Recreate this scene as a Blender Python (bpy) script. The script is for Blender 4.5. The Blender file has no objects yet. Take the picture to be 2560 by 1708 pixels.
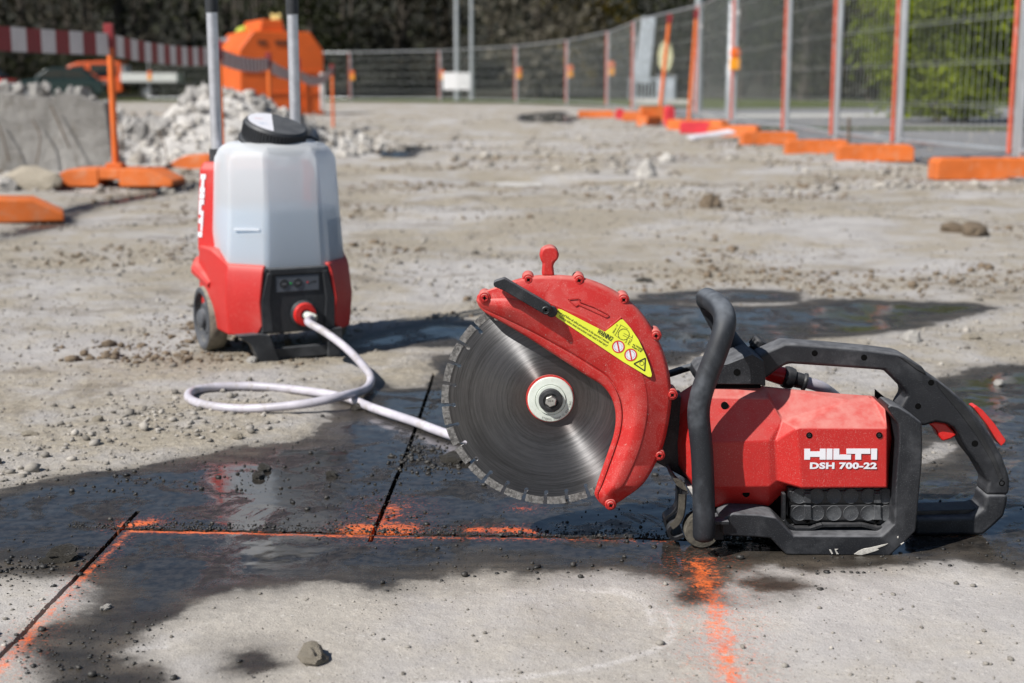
import bpy, bmesh, math, random
import numpy as np
from mathutils import Vector, Matrix

# ------------------------------------------------------------------ camera, world, sun, exposure
SC = bpy.context.scene
C = SC.collection
R = math.radians
W0, H0 = 2560.0, 1708.0            # frame the site was measured in
FOCAL = 50.0
FPX = FOCAL / 36.0 * W0
CAM_H = 0.625
PITCH = math.atan((H0 / 2 - 218.0) / FPX)
SUN_AZ, SUN_EL = R(52), R(44.6)      # sun stands left of and behind the camera

cam_d = bpy.data.cameras.new('camera')
cam = bpy.data.objects.new('camera', cam_d)
C.objects.link(cam)
cam.location = (0, 0, CAM_H)
cam.rotation_euler = (math.pi / 2 - PITCH, 0, 0)
cam_d.lens = FOCAL
cam_d.sensor_width = 36.0
cam_d.clip_start = 0.05
cam_d.clip_end = 2000
cam_d.dof.use_dof = True
cam_d.dof.focus_distance = 1.93
cam_d.dof.aperture_fstop = 5.4
cam_d.dof.aperture_blades = 0
SC.camera = cam

world = bpy.data.worlds.new('World')
SC.world = world
world.use_nodes = True
_nt = world.node_tree
_nt.nodes.clear()
_sky = _nt.nodes.new('ShaderNodeTexSky')
_sky.sky_type = 'NISHITA'
_sky.sun_disc = False
_sky.sun_elevation = SUN_EL
_sky.sun_rotation = R(180) + SUN_AZ
_sky.air_density = 1.0
_sky.dust_density = 0.25
_sky.ozone_density = 2.0
_bg = _nt.nodes.new('ShaderNodeBackground')
_bg.inputs[1].default_value = 0.05
_out = _nt.nodes.new('ShaderNodeOutputWorld')
_nt.links.new(_sky.outputs[0], _bg.inputs[0])
_nt.links.new(_bg.outputs[0], _out.inputs[0])

sun_d = bpy.data.lights.new('sun', 'SUN')
sun_d.energy = 5.0
sun_d.angle = R(0.53)
sun_d.color = (1.0, 0.96, 0.905)
sun = bpy.data.objects.new('sun', sun_d)
C.objects.link(sun)
TO_SUN = Vector((-math.sin(SUN_AZ) * math.cos(SUN_EL), -math.cos(SUN_AZ) * math.cos(SUN_EL), math.sin(SUN_EL)))
sun.rotation_euler = TO_SUN.to_track_quat('Z', 'Y').to_euler()
sun.location = TO_SUN * 30

vs = SC.view_settings
vs.view_transform = 'Standard'
vs.look = 'None'
vs.exposure = 0.45
vs.gamma = 1.0
vs.use_curve_mapping = False
SC.render.engine = 'CYCLES'
SC.cycles.use_denoising = True
SC.cycles.max_bounces = 8
SC.cycles.transparent_max_bounces = 12

# ------------------------------------------------------------------ measuring helpers
_F = Vector((0, math.cos(PITCH), -math.sin(PITCH)))
_U = Vector((0, math.sin(PITCH), math.cos(PITCH)))
def ray(px, py):
    return _F * FPX + Vector((px - W0 / 2, 0, 0)) - _U * (py - H0 / 2)
def onY(px, py, Y):                # real point at distance Y
    d = ray(px, py); t = Y / d.y
    return Vector((d.x * t, Y, CAM_H + d.z * t))
def G(px, py, z=0.0):              # real point on the ground
    d = ray(px, py); t = (z - CAM_H) / d.z
    return Vector((d.x * t, d.y * t, z))
def K(x, y): return x * 2560 / 2350, y * 2560 / 2350
def G5(x, y, z=0.0): return G(*K(x, y), z)
def C1(cx, cy): return 1080 + cx / 2.1778, 590 + cy / 2.1778
def C2(cx, cy): return 1620 + cx / 2.1479, 690 + cy / 2.1479
def CS(cx, cy): return 1360 + cx / 7.833, 760 + cy / 7.833      # sticker
def CT(cx, cy): return 1980 + cx / 9.038, 1080 + cy / 9.038     # lettering
def CB(cx, cy): return 1920 + cx / 6.184, 1200 + cy / 6.184     # battery
def CW(cx, cy): return 1630 + cx / 6.27, 1150 + cy / 6.27       # roller and flap
def CL(cx, cy): return 1200 + cx / 7.467, 620 + cy / 7.467      # lever
def CH(cx, cy): return 1300 + cx / 10.456, 920 + cy / 10.456    # hub

# ------------------------------------------------------------------ numpy noise
def _hash(ix, iy, seed):
    n = (ix.astype(np.int64) * 374761393 + iy.astype(np.int64) * 668265263 + seed * 1442695041) & 0x7fffffff
    n = ((n ^ (n >> 13)) * 1274126177) & 0x7fffffff
    n = n ^ (n >> 16)
    return (n & 0xffff) / 65535.0
def vnoise(x, y, seed=0):
    ix, iy = np.floor(x), np.floor(y)
    fx, fy = x - ix, y - iy
    fx, fy = fx * fx * (3 - 2 * fx), fy * fy * (3 - 2 * fy)
    a, b = _hash(ix, iy, seed), _hash(ix + 1, iy, seed)
    c, d = _hash(ix, iy + 1, seed), _hash(ix + 1, iy + 1, seed)
    return (a * (1 - fx) + b * fx) * (1 - fy) + (c * (1 - fx) + d * fx) * fy
def fbm(x, y, seed=0, oct=4):
    s, a, t = 0, 1.0, 0
    for o in range(oct):
        s = s + a * vnoise(x * 2 ** o + 17 * o, y * 2 ** o - 31 * o, seed + o); t += a; a *= .5
    return s / t

# ------------------------------------------------------------------ object helpers
ORG = Vector((0, 0, 0))
def props(o, label=None, cat=None, group=None, kind=None):
    if label: o['label'] = label
    if cat: o['category'] = cat
    if group: o['group'] = group
    if kind: o['kind'] = kind
    return o
def thing(name, label, cat, loc=(0, 0, 0), rz=0.0, group=None):
    o = bpy.data.objects.new(name, None)
    C.objects.link(o)
    o.empty_display_size = 0.1
    o.location = loc; o.rotation_euler = (0, 0, rz)
    return props(o, label, cat, group)
def copy_tree(o, parent=None):
    c = o.copy(); C.objects.link(c); c.parent = parent
    for ch in list(o.children): copy_tree(ch, c)
    return c

class MB:
    """collects shapes and links them as one mesh object"""
    def __init__(s): s.v, s.f, s.m = [], [], []
    def add(s, vs, fs, mi=0):
        b = len(s.v)
        s.v += [tuple(p) for p in vs]
        s.f += [tuple(i + b for i in f) for f in fs]
        s.m += [mi] * len(fs)
        return s
    def box(s, c, size, M=None, mi=0):
        x, y, z = (q / 2 for q in size)
        vs = [Vector(p) for p in ((-x,-y,-z),(x,-y,-z),(x,y,-z),(-x,y,-z),(-x,-y,z),(x,-y,z),(x,y,z),(-x,y,z))]
        if M: vs = [M @ p for p in vs]
        c = Vector(c)
        return s.add([p + c for p in vs], [(0,3,2,1),(4,5,6,7),(0,1,5,4),(1,2,6,5),(2,3,7,6),(3,0,4,7)], mi)
    def bar(s, a, b, w, h=None, mi=0, up=(0, 0, 1)):
        a, b = Vector(a), Vector(b); h = h or w
        d = (b - a).normalized(); u = Vector(up)
        if abs(d.dot(u)) > .98: u = Vector((0, 1, 0))
        r = d.cross(u).normalized(); u = r.cross(d).normalized()
        vs = [p + r * sx * w / 2 + u * sz * h / 2 for p in (a, b) for sx, sz in ((-1,-1),(1,-1),(1,1),(-1,1))]
        return s.add(vs, [(0,1,2,3),(7,6,5,4),(0,4,5,1),(1,5,6,2),(2,6,7,3),(3,7,4,0)], mi)
    def tube(s, path, r, n=12, cap=True, mi=0):
        path = [Vector(p) for p in path]; N = len(path)
        rs = r if isinstance(r, (list, tuple)) else [r] * N
        u = None; vs = []; fs = []
        for i, p in enumerate(path):
            d = (path[min(i + 1, N - 1)] - path[max(i - 1, 0)]).normalized()
            if u is None:
                u = Vector((0, 0, 1)) if abs(d.z) < .9 else Vector((1, 0, 0))
            u = (u - d * u.dot(d)).normalized(); w = d.cross(u)
            for k in range(n):
                a = 2 * math.pi * k / n
                vs.append(p + (u * math.cos(a) + w * math.sin(a)) * rs[i])
        for i in range(N - 1):
            for k in range(n):
                k2 = (k + 1) % n
                fs.append((i * n + k, i * n + k2, (i + 1) * n + k2, (i + 1) * n + k))
        if cap:
            fs.append(tuple(range(n))[::-1]); fs.append(tuple((N - 1) * n + k for k in range(n)))
        return s.add(vs, fs, mi)
    def lathe(s, prof, c, axis, n=32, mi=0, a0=0.0):
        c = Vector(c); ax = Vector(axis).normalized()
        u = Vector((0, 0, 1)) if abs(ax.z) < .9 else Vector((1, 0, 0))
        u = (u - ax * u.dot(ax)).normalized(); w = ax.cross(u)
        vs, fs = [], []; N = len(prof)
        for r, h in prof:
            for k in range(n):
                a = a0 + 2 * math.pi * k / n
                vs.append(c + ax * h + (u * math.cos(a) + w * math.sin(a)) * max(r, 1e-5))
        for i in range(N - 1):
            for k in range(n):
                k2 = (k + 1) % n
                fs.append((i * n + k, i * n + k2, (i + 1) * n + k2, (i + 1) * n + k))
        return s.add(vs, fs, mi)
    def prism(s, poly, y0, y1, mi=0):          # poly: (x, z) points, solid from y0 to y1
        n = len(poly)
        vs = [(p[0], y0, p[1]) for p in poly] + [(p[0], y1, p[1]) for p in poly]
        ar = sum(poly[i][0] * poly[(i + 1) % n][1] - poly[(i + 1) % n][0] * poly[i][1] for i in range(n))
        o = list(range(n)) if ar > 0 else list(range(n))[::-1]
        fs = [tuple(o), tuple(i + n for i in o[::-1])]
        for a, b in zip(o, o[1:] + o[:1]): fs.append((a, a + n, b + n, b))
        return s.add(vs, fs, mi)
    def build(s, name, mat, parent=None, bevel=0, seg=2, smooth=35, org=None):
        me = bpy.data.meshes.new(name)
        og = (ORG if org is None else Vector(org)) if parent is not None else Vector((0, 0, 0))
        me.from_pydata([(p[0] - og[0], p[1] - og[1], p[2] - og[2]) for p in s.v], [], s.f)
        for m in (mat if isinstance(mat, (list, tuple)) else [mat]): me.materials.append(m)
        if any(s.m): me.polygons.foreach_set('material_index', s.m)
        if smooth:
            me.polygons.foreach_set('use_smooth', [True] * len(s.f))
            if not bevel: me.set_sharp_from_angle(angle=R(smooth))
        me.update()
        o = bpy.data.objects.new(name, me)
        C.objects.link(o); o.parent = parent
        if bevel:
            b = o.modifiers.new('bevel', 'BEVEL'); b.width = bevel; b.segments = seg
            b.limit_method = 'ANGLE'; b.angle_limit = R(28); b.harden_normals = True; b.use_clamp_overlap = True
        return o

def np_mesh(name, verts, quads, mat, parent=None, tris=False, smooth=False):
    me = bpy.data.meshes.new(name)
    nv, nf = len(verts), len(quads); k = quads.shape[1]
    me.vertices.add(nv); me.vertices.foreach_set('co', np.ascontiguousarray(verts, dtype=np.float32).ravel())
    me.loops.add(nf * k); me.loops.foreach_set('vertex_index', np.ascontiguousarray(quads, dtype=np.int32).ravel())
    me.polygons.add(nf)
    me.polygons.foreach_set('loop_start', np.arange(0, nf * k, k, dtype=np.int32))
    if smooth: me.polygons.foreach_set('use_smooth', np.ones(nf, dtype=bool))
    me.materials.append(mat)
    me.update(calc_edges=True)
    o = bpy.data.objects.new(name, me); C.objects.link(o); o.parent = parent
    return o
def attr(o, name, vals):
    a = o.data.attributes.new(name, 'FLOAT', 'POINT')
    a.data.foreach_set('value', np.ascontiguousarray(vals, dtype=np.float32))
def spline(pts, n=8):                # Catmull-Rom through the points
    P = [Vector(p) for p in pts]; out = []
    for i in range(len(P) - 1):
        p0, p1, p2, p3 = P[max(i - 1, 0)], P[i], P[i + 1], P[min(i + 2, len(P) - 1)]
        for k in range(n):
            t = k / n
            out.append(.5 * ((2 * p1) + (p2 - p0) * t + (2 * p0 - 5 * p1 + 4 * p2 - p3) * t * t + (3 * p1 - p0 - 3 * p2 + p3) * t ** 3))
    out.append(P[-1]); return out
def text_mesh(txt, bold=0.0, space=1.0):
    cu = bpy.data.curves.new('lettering', 'FONT'); cu.body = txt; cu.size = 1.0; cu.offset = bold
    cu.space_character = space; cu.resolution_u = 3
    ob = bpy.data.objects.new('lettering', cu); C.objects.link(ob)
    dg = bpy.context.evaluated_depsgraph_get()
    me = bpy.data.meshes.new_from_object(ob.evaluated_get(dg))
    vs = [v.co.copy() for v in me.vertices]; fs = [tuple(p.vertices) for p in me.polygons]
    bpy.data.objects.remove(ob); bpy.data.curves.remove(cu); bpy.data.meshes.remove(me)
    x0, x1 = min(v.x for v in vs), max(v.x for v in vs)
    return [((v.x - x0) / (x1 - x0), v.y) for v in vs], fs, x1 - x0
def put_text(mb, txt, p0, p1, height, nrm=(0, -1, 0), bold=0.0, space=1.0, cap=0.70):
    """flat lettering whose baseline runs from p0 to p1, capitals `height` tall"""
    vs, fs, w = text_mesh(txt, bold, space)
    p0, p1 = Vector(p0), Vector(p1); d = p1 - p0
    up = Vector(nrm).normalized().cross(d.normalized())
    mb.add([p0 + d * x + up * (y / cap * height) for x, y in vs], fs)

# ------------------------------------------------------------------ materials
MATS = {}
class NT:
    def __init__(s, name):
        s.mat = bpy.data.materials.new(name); s.mat.use_nodes = True
        s.t = s.mat.node_tree; s.n = s.t.nodes; s.n.clear()
        s.out = s.n.new('ShaderNodeOutputMaterial')
        s.tc = s.n.new('ShaderNodeTexCoord')
    def L(s, a, b): s.t.links.new(a, b)
    def set(s, sock, v):
        if hasattr(v, 'is_linked') or isinstance(v, bpy.types.NodeSocket): s.L(v, sock)
        else: sock.default_value = v
    def noise(s, scale, detail=3, rough=.55, vec=None, stretch=None, dist=0.0, col=False):
        n = s.n.new('ShaderNodeTexNoise')
        n.inputs['Scale'].default_value = scale; n.inputs['Detail'].default_value = detail
        n.inputs['Roughness'].default_value = rough; n.inputs['Distortion'].default_value = dist
        v = vec or s.tc.outputs['Object']
        if stretch:
            m = s.n.new('ShaderNodeMapping'); m.inputs['Scale'].default_value = stretch
            s.L(v, m.inputs[0]); v = m.outputs[0]
        s.L(v, n.inputs['Vector'])
        return n.outputs['Color' if col else 'Fac']
    def vor(s, scale, feature='F1', out='Distance', vec=None):
        n = s.n.new('ShaderNodeTexVoronoi'); n.feature = feature; n.inputs['Scale'].default_value = scale
        s.L(vec or s.tc.outputs['Object'], n.inputs['Vector']); return n.outputs[out]
    def ramp(s, fac, a, b, va=0.0, vb=1.0):          # smooth step from a to b
        n = s.n.new('ShaderNodeMapRange'); n.interpolation_type = 'SMOOTHSTEP'
        s.set(n.inputs['Value'], fac); s.set(n.inputs['From Min'], a); s.set(n.inputs['From Max'], b)
        s.set(n.inputs['To Min'], va); s.set(n.inputs['To Max'], vb); return n.outputs['Result']
    def math(s, op, a, b=0.0, c=0.0, clamp=False):
        n = s.n.new('ShaderNodeMath'); n.operation = op; n.use_clamp = clamp
        s.set(n.inputs[0], a); s.set(n.inputs[1], b); s.set(n.inputs[2], c); return n.outputs[0]
    def mix(s, fac, a, b, blend='MIX'):
        n = s.n.new('ShaderNodeMix'); n.data_type = 'RGBA'; n.blend_type = blend
        s.set(n.inputs[0], fac)
        for i, v in ((6, a), (7, b)): s.set(n.inputs[i], v if isinstance(v, bpy.types.NodeSocket) else (*v[:3], 1))
        return n.outputs[2]
    def attr(s, name):
        n = s.n.new('ShaderNodeAttribute'); n.attribute_name = name; return n.outputs['Fac']
    def bump(s, h, strength=.3, dist=.001, normal=None):
        n = s.n.new('ShaderNodeBump'); s.set(n.inputs['Strength'], strength); s.set(n.inputs['Distance'], dist)
        s.L(h, n.inputs['Height'])
        if normal: s.L(normal, n.inputs['Normal'])
        return n.outputs[0]
    def up(s):
        g = s.n.new('ShaderNodeNewGeometry'); x = s.n.new('ShaderNodeSeparateXYZ'); s.L(g.outputs['Normal'], x.inputs[0])
        return x.outputs[2]
    def bsdf(s, color, rough=.5, metal=0.0, normal=None, spec=.5, **kw):
        b = s.n.new('ShaderNodeBsdfPrincipled')
        s.set(b.inputs['Base Color'], color if isinstance(color, bpy.types.NodeSocket) else (*color[:3], 1))
        s.set(b.inputs['Roughness'], rough); s.set(b.inputs['Metallic'], metal); s.set(b.inputs['Specular IOR Level'], spec)
        if normal: s.L(normal, b.inputs['Normal'])
        for k, v in kw.items(): s.set(b.inputs[k.replace('_', ' ')], v)
        return b
    def done(s, shader):
        s.L(shader.outputs[0], s.out.inputs[0]); return s.mat

def plastic(name, base, dust=(.42, .40, .37), speck=.35, patch=.3, top=.3, rough=.45, grain=.25, sc=1.0, extra=None):
    """moulded plastic with settled cement dust"""
    m = NT(name)
    fine = m.noise(700 * sc, 2, .6); mid = m.noise(60 * sc, 4, .6); big = m.noise(11 * sc, 4, .6, dist=.6)
    sp = m.ramp(fine, .56, .70, 0, speck)
    pt = m.math('MULTIPLY', m.ramp(big, .48, .72), m.ramp(mid, .35, .7, .3, 1))
    pt = m.math('MULTIPLY', pt, patch)
    tp = m.math('MULTIPLY', m.ramp(m.up(), .15, .85), m.ramp(mid, .2, .75, .35, 1)); tp = m.math('MULTIPLY', tp, top)
    d = m.math('MAXIMUM', m.math('MAXIMUM', pt, tp), m.math('MULTIPLY', sp, m.ramp(big, .3, .6, .35, 1)))
    hue = m.mix(m.ramp(mid, .3, .7, 0, .25), base, tuple(c * .7 for c in base))
    col = m.mix(d, hue, dust)
    if extra: col, d = extra(m, col, d)
    rg = m.ramp(d, 0, .5, rough, min(.9, rough + .35))
    b = m.bsdf(col, rg, normal=m.bump(m.noise(1500 * sc, 2), grain, .0004), spec=.4)
    return m.done(b)
def plain(name, col, rough=.5, metal=0.0, var=.2, scale=6.0, bumps=0.0, dirt=None, spec=.5):
    m = NT(name)
    n = m.noise(scale, 5, .6)
    c = m.mix(m.ramp(n, .3, .7), tuple(x * (1 - var) for x in col), tuple(min(1, x * (1 + var)) for x in col))
    if dirt: c = m.mix(m.ramp(m.noise(scale * 2.3, 5, .65, dist=.5), .5, .75, 0, dirt[1]), c, dirt[0])
    nr = m.bump(m.noise(scale * 12, 3), bumps, .004) if bumps else None
    return m.done(m.bsdf(c, rough, metal, nr, spec))
def leafmat(name, c0, c1, trans=.25):
    m = NT(name)
    c = m.mix(m.attr('tint'), c0, c1)
    b = m.bsdf(c, .65, spec=.2)
    t = m.n.new('ShaderNodeBsdfTranslucent'); m.L(c, t.inputs[0])
    x = m.n.new('ShaderNodeMixShader'); x.inputs[0].default_value = trans
    m.L(b.outputs[0], x.inputs[1]); m.L(t.outputs[0], x.inputs[2])
    return m.done(x)

# ------------------------------------------------------------------ ground: concrete slab with wet slurry, saw cuts and sprayed lines
def g2(pts): return np.array([[G5(*p).x, G5(*p).y] for p in pts])
WET = [g2(p) for p in (
    # big spill from the left edge along the cuts to the right edge
    [(-260,1150),(0,1122),(60,1106),(230,1085),(400,1056),(560,1030),(670,1012),(725,996),(765,965),(790,925),(820,885),(862,876),(925,890),(985,885),(1000,850),(985,815),(1100,800),
     (1250,790),(1430,835),(1560,905),(1800,940),(2010,975),(2060,930),(2140,868),(2215,842),(2350,836),(2700,830),(2900,1340),(2500,1330),(2350,1312),(2200,1296),(2040,1304),(1800,1306),(1700,1322),
     (1660,1372),(1600,1378),(1540,1340),(1420,1316),(1250,1318),(1130,1308),(1020,1338),(860,1348),(700,1338),(560,1352),(460,1378),(385,1412),(330,1450),(300,1500),(330,1530),(420,1590),
     (440,1680),(60,1700),(90,1560),(80,1500),(130,1440),(180,1400),(190,1360),(150,1330),(60,1312),(0,1306),(-260,1300)],
    # strip behind the saw, running right; left end also paints in tank shadow
    [(780,800),(860,762),(960,748),(1060,742),(1180,735),(1350,700),(1460,692),(1560,702),(1700,704),(1790,700),(1860,690),(1980,688),(2140,692),(2240,694),(2300,708),(2230,722),(2140,732),(2070,756),(1960,772),(1860,778),
     (1740,800),(1640,812),(1540,838),(1400,850),(1240,806),(1090,800),(960,790),(860,800)],
    [(1460,680),(1560,672),(1700,668),(1850,676),(1830,694),(1600,700),(1470,700)],
    [(495,1520),(520,1500),(580,1490),(640,1500),(672,1515),(640,1534),(570,1540)],
    [(1700,1340),(1760,1322),(1850,1330),(1880,1352),(1800,1362),(1720,1362)],
)]
DRYHOLE = [g2(p) for p in (
    [(2085,1062),(2110,1032),(2200,1018),(2222,1030),(2160,1048),(2120,1078),(2085,1090)],
    [(885,862),(910,858),(970,872),(970,884),(900,884)],
)]
FARWET = [g2(p) for p in (
    [(1190,262),(1300,258),(1325,272),(1310,284),(1180,280)],
    [(0,520),(120,490),(300,445),(420,422),(425,428),(300,462),(120,520),(0,552)],
    [(780,330),(820,295),(832,300),(825,318),(790,338)],
    [(780,345),(900,335),(1000,345),(900,362),(790,362)],
)]
def sdf(px, py, poly):
    d = np.full(px.shape, 1e9); inside = np.zeros(px.shape, bool); n = len(poly)
    for i in range(n):
        ax, ay = poly[i]; bx, by = poly[(i + 1) % n]
        ex, ey = bx - ax, by - ay; L = ex * ex + ey * ey + 1e-12
        t = np.clip(((px - ax) * ex + (py - ay) * ey) / L, 0, 1)
        d = np.minimum(d, (px - ax - t * ex) ** 2 + (py - ay - t * ey) ** 2)
        if abs(ey) > 1e-9:
            c = ((ay > py) != (by > py)) & (px < (bx - ax) * (py - ay) / ey + ax); inside ^= c
    d = np.sqrt(d); return np.where(inside, d, -d)
def seg_d(px, py, a, b):
    ex, ey = b[0] - a[0], b[1] - a[1]; L = ex * ex + ey * ey
    t = np.clip(((px - a[0]) * ex + (py - a[1]) * ey) / L, 0, 1)
    return np.hypot(px - a[0] - t * ex, py - a[1] - t * ey)

def relief(x, y, wetd):
    """height of the ground above datum"""
    dry = np.clip(-wetd / .03 + .35, .18, 1)
    r = np.sqrt(x * x + (y - 1.9) ** 2)
    amp = np.clip((r - .6) / 6, 0, 1) * np.clip((3.5 - x) / .7, 0, 1) * np.clip((48 - y) / 12, 0, 1)
    rgh = .35 + 1.1 * fbm(x * 2.3, y * 3.4, 63, 3)
    h = (fbm(x * 5, y * 5, 3, 3) - .5) * .009 * dry + (fbm(x * 30, y * 34, 9, 4) - .5) * .0085 * dry * rgh * np.clip((y - 1.35) / .9, .25, 1)
    h = h + (fbm(x * .9, y * 1.6, 21, 4) - .5) * .11 * amp
    return h
def wet_at(x, y):
    w = np.full(x.shape, -3.0); near = (y < 6) & (y > .8) & (np.abs(x) < 4)
    xs, ys = x[near], y[near]; d = np.full(xs.shape, -3.0)
    jx = xs + (fbm(xs * 9, ys * 9, 41, 4) - .5) * .07; jy = ys + (fbm(xs * 9, ys * 9, 57, 4) - .5) * .09
    for p in WET: d = np.maximum(d, sdf(jx, jy, p))
    for p in DRYHOLE: d = np.minimum(d, -sdf(jx, jy, p))
    w[near] = d
    return w
def ground_h(x, y):
    x = np.atleast_1d(np.asarray(x, float)); y = np.atleast_1d(np.asarray(y, float))
    return relief(x, y, wet_at(x, y))

# cuts
P1a, P1b = G5(0, 1512), G5(302, 1190)
P2a, P2b = G5(850, 1242), G5(1012, 855)
PHa, PHb = G5(150, 1213), G5(1545, 1238)
KH = (PHb.y - PHa.y) / (PHb.x - PHa.x)
s1, s2 = (P1b.x - P1a.x) / (P1b.y - P1a.y), (P2b.x - P2a.x) / (P2b.y - P2a.y)
V0 = P1b.y
u1, u2 = P1b.x, P2a.x - s2 * (P2a.y - V0)
def slope(u): return s1 + (s2 - s1) * np.clip((u - u1) / (u2 - u1), 0, 1)
def grow(start, step, g, stop):
    out = [start]
    while out[-1] < stop: out.append(out[-1] + step); step *= g
    return out
STEP = .005
us = list(np.arange(-1.0, 1.0, STEP)); gr = grow(0, STEP, 1.05, 170)[1:]
us = [-1.0 - q for q in gr[::-1]] + us + [us[-1] + q for q in gr]
vsx = list(np.arange(1.36, 2.65, STEP)); gb = grow(0, .02, 1.25, 8)[1:]; gf = grow(0, STEP, 1.0155, 170)[1:]
vsx = [1.36 - q for q in gb[::-1]] + vsx + [vsx[-1] + q for q in gf]
KW = .0072
def with_cut(arr, c, w):
    a = [q for q in arr if abs(q - c) > w / 2 + .0012]
    return sorted(a + [c - w / 2, c - w / 2 + .0007, c + w / 2 - .0007, c + w / 2])
vh = PHa.y - KH * PHa.x
WH = .009
us = np.array(with_cut(with_cut(us, u1, KW), u2, KW)); vv = np.array(with_cut(vsx, vh, WH))
UU, VV = np.meshgrid(us, vv)
nearf = np.clip(1 - (VV - 2.2) / 2.0, 0, 1) * np.clip(1 - (np.abs(UU) - 1.0) / 2, 0, 1)
X = UU + slope(UU) * (VV - V0) * nearf
Y = VV + KH * UU * nearf
# ragged kerf edges
for c, w in ((u1, KW), (u2, KW)):
    e = np.abs(UU - c) <= w / 2 + 1e-6
    X = X + np.where(e, (vnoise(VV * 220, UU * 0 + 5, 77) - .5) * .0014, 0)
e = np.abs(VV - vh) <= WH / 2 + 1e-6
Y = Y + np.where(e, (vnoise(UU * 110, VV * 0 + 3, 91) - .5) * .006, 0)
wetd = wet_at(X, Y)
far = Y >= 6
for p in FARWET:
    d = np.full(X.shape, -3.0); d[~far] = -3.0
    m = (Y > 4) & (Y < 60) & (np.abs(X) < 12)
    jx = X[m] + (fbm(X[m] * 1.5, Y[m] * .8, 5, 3) - .5) * .5; jy = Y[m] + (fbm(X[m] * 1.5, Y[m] * .8, 8, 3) - .5) * .8
    d[m] = sdf(jx, jy, p); wetd = np.maximum(wetd, d * .5)
Z = relief(X, Y, wetd)
i1 = (np.abs(UU - u1) < KW / 2 - .0003) & (VV > .9) & (VV < P1b.y + .004)
i2 = (np.abs(UU - u2) < KW / 2 - .0003) & (VV > P2a.y - KH * P2a.x) & (VV < 3.1)
i3 = (np.abs(VV - vh) < WH / 2 - .0003) & (UU > PHa.x + .07) & (UU < PHb.x + .3)
Z = np.where(i3, Z - .010, Z)
Z = np.where(i1 | i2, Z - .045, Z)
# sprayed orange marks (paint depth of cover, metres inside the mark)
paint = np.full(X.shape, -1.0)
def stroke(a, b, hw, k=1.0):
    global paint
    a, b = G5(*a), G5(*b)
    m = (Y < 3.5) & (Y > 1.2) & (np.abs(X) < 1.5)
    d = np.full(X.shape, -1.0); d[m] = (hw - seg_d(X[m], Y[m], a, b)) * k
    paint = np.maximum(paint, d)
stroke((300, 1219), (590, 1224), .0085, 1.5); stroke((606, 1226), (860, 1232), .0065, 1.2); stroke((860, 1234), (1230, 1237), .0050, 1.1); stroke((1240, 1238), (1540, 1241), .0036, .9)
stroke((292, 1205), (345, 1199), .020, .45); stroke((815, 1214), (925, 1214), .030, .42); stroke((862, 1218), (905, 1165), .022, .22)
stroke((1085, 1216), (1225, 1218), .016, .62); stroke((1190, 1166), (1215, 1168), .008, .5)
stroke((226, 1295), (299, 1216), .0060, .8); stroke((98, 1425), (213, 1300), .0085, .6); stroke((-14, 1556), (98, 1425), .0120, .45)
stroke((1604, 1296), (1622, 1345), .024, .27); stroke((1625, 1350), (1655, 1430), .020, .25); stroke((1642, 1430), (1692, 1600), .021, .29)
stroke((1608, 1282), (1630, 1284), .010, .4)
scuff = np.full(X.shape, -1.0); m_ = (Y < 2.2) & (Y > 1.2) & (np.abs(X) < 1)
for line in ([(1340, 1352), (1440, 1366), (1520, 1398), (1545, 1438), (1525, 1474), (1440, 1510), (1300, 1542), (1120, 1562), (900, 1575)], [(1400, 1350), (1480, 1380), (1500, 1430)], [(290, 1492), (330, 1488), (380, 1486)]):
    pl_ = [G5(*q) for q in line]; pl_ = spline(pl_, 5)
    for a_, b_ in zip(pl_, pl_[1:]): scuff[m_] = np.maximum(scuff[m_], .0035 - seg_d(X[m_], Y[m_], a_, b_))
nr, nc = X.shape
idx = np.arange(nr * nc).reshape(nr, nc)
quads = np.stack([idx[:-1, :-1], idx[:-1, 1:], idx[1:, 1:], idx[1:, :-1]], -1).reshape(-1, 4)

m = NT('site_ground')
P = m.tc.outputs['Object']
big = m.noise(1.2, 6, .65, dist=.4); mid = m.noise(7, 6, .66); fin = m.noise(70, 5, .65); mic = m.noise(420, 3, .6)
dirt = m.ramp(m.math('ADD', m.math('MULTIPLY', big, .70), m.math('MULTIPLY', mid, .36)), .44, .60)
con = m.mix(m.ramp(mid, .3, .7), (.340, .323, .312), (.445, .427, .412))
soil = m.mix(m.ramp(fin, .3, .7), (.215, .182, .130), (.360, .315, .240))
spx = m.n.new('ShaderNodeSeparateXYZ'); m.L(P, spx.inputs[0])
base = m.mix(m.math('MULTIPLY', dirt, m.ramp(spx.outputs[1], 1.65, 2.5, .48, .88)), con, soil)
base = m.mix(m.math('MULTIPLY', m.ramp(m.attr('scuff'), -.006, .002), m.ramp(m.noise(60, 4, .6), .35, .6, .1, .5)), base, (.56, .54, .53))
base = m.mix(m.ramp(mic, .52, .70, 0, .55), base, (.150, .138, .122))
base = m.mix(m.ramp(m.vor(95), .0, .16, .7, 0), base, (.11, .10, .09))
base = m.mix(m.ramp(m.noise(150, 2, .5), .63, .72, 0, .45), base, (.55, .53, .50))
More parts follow.
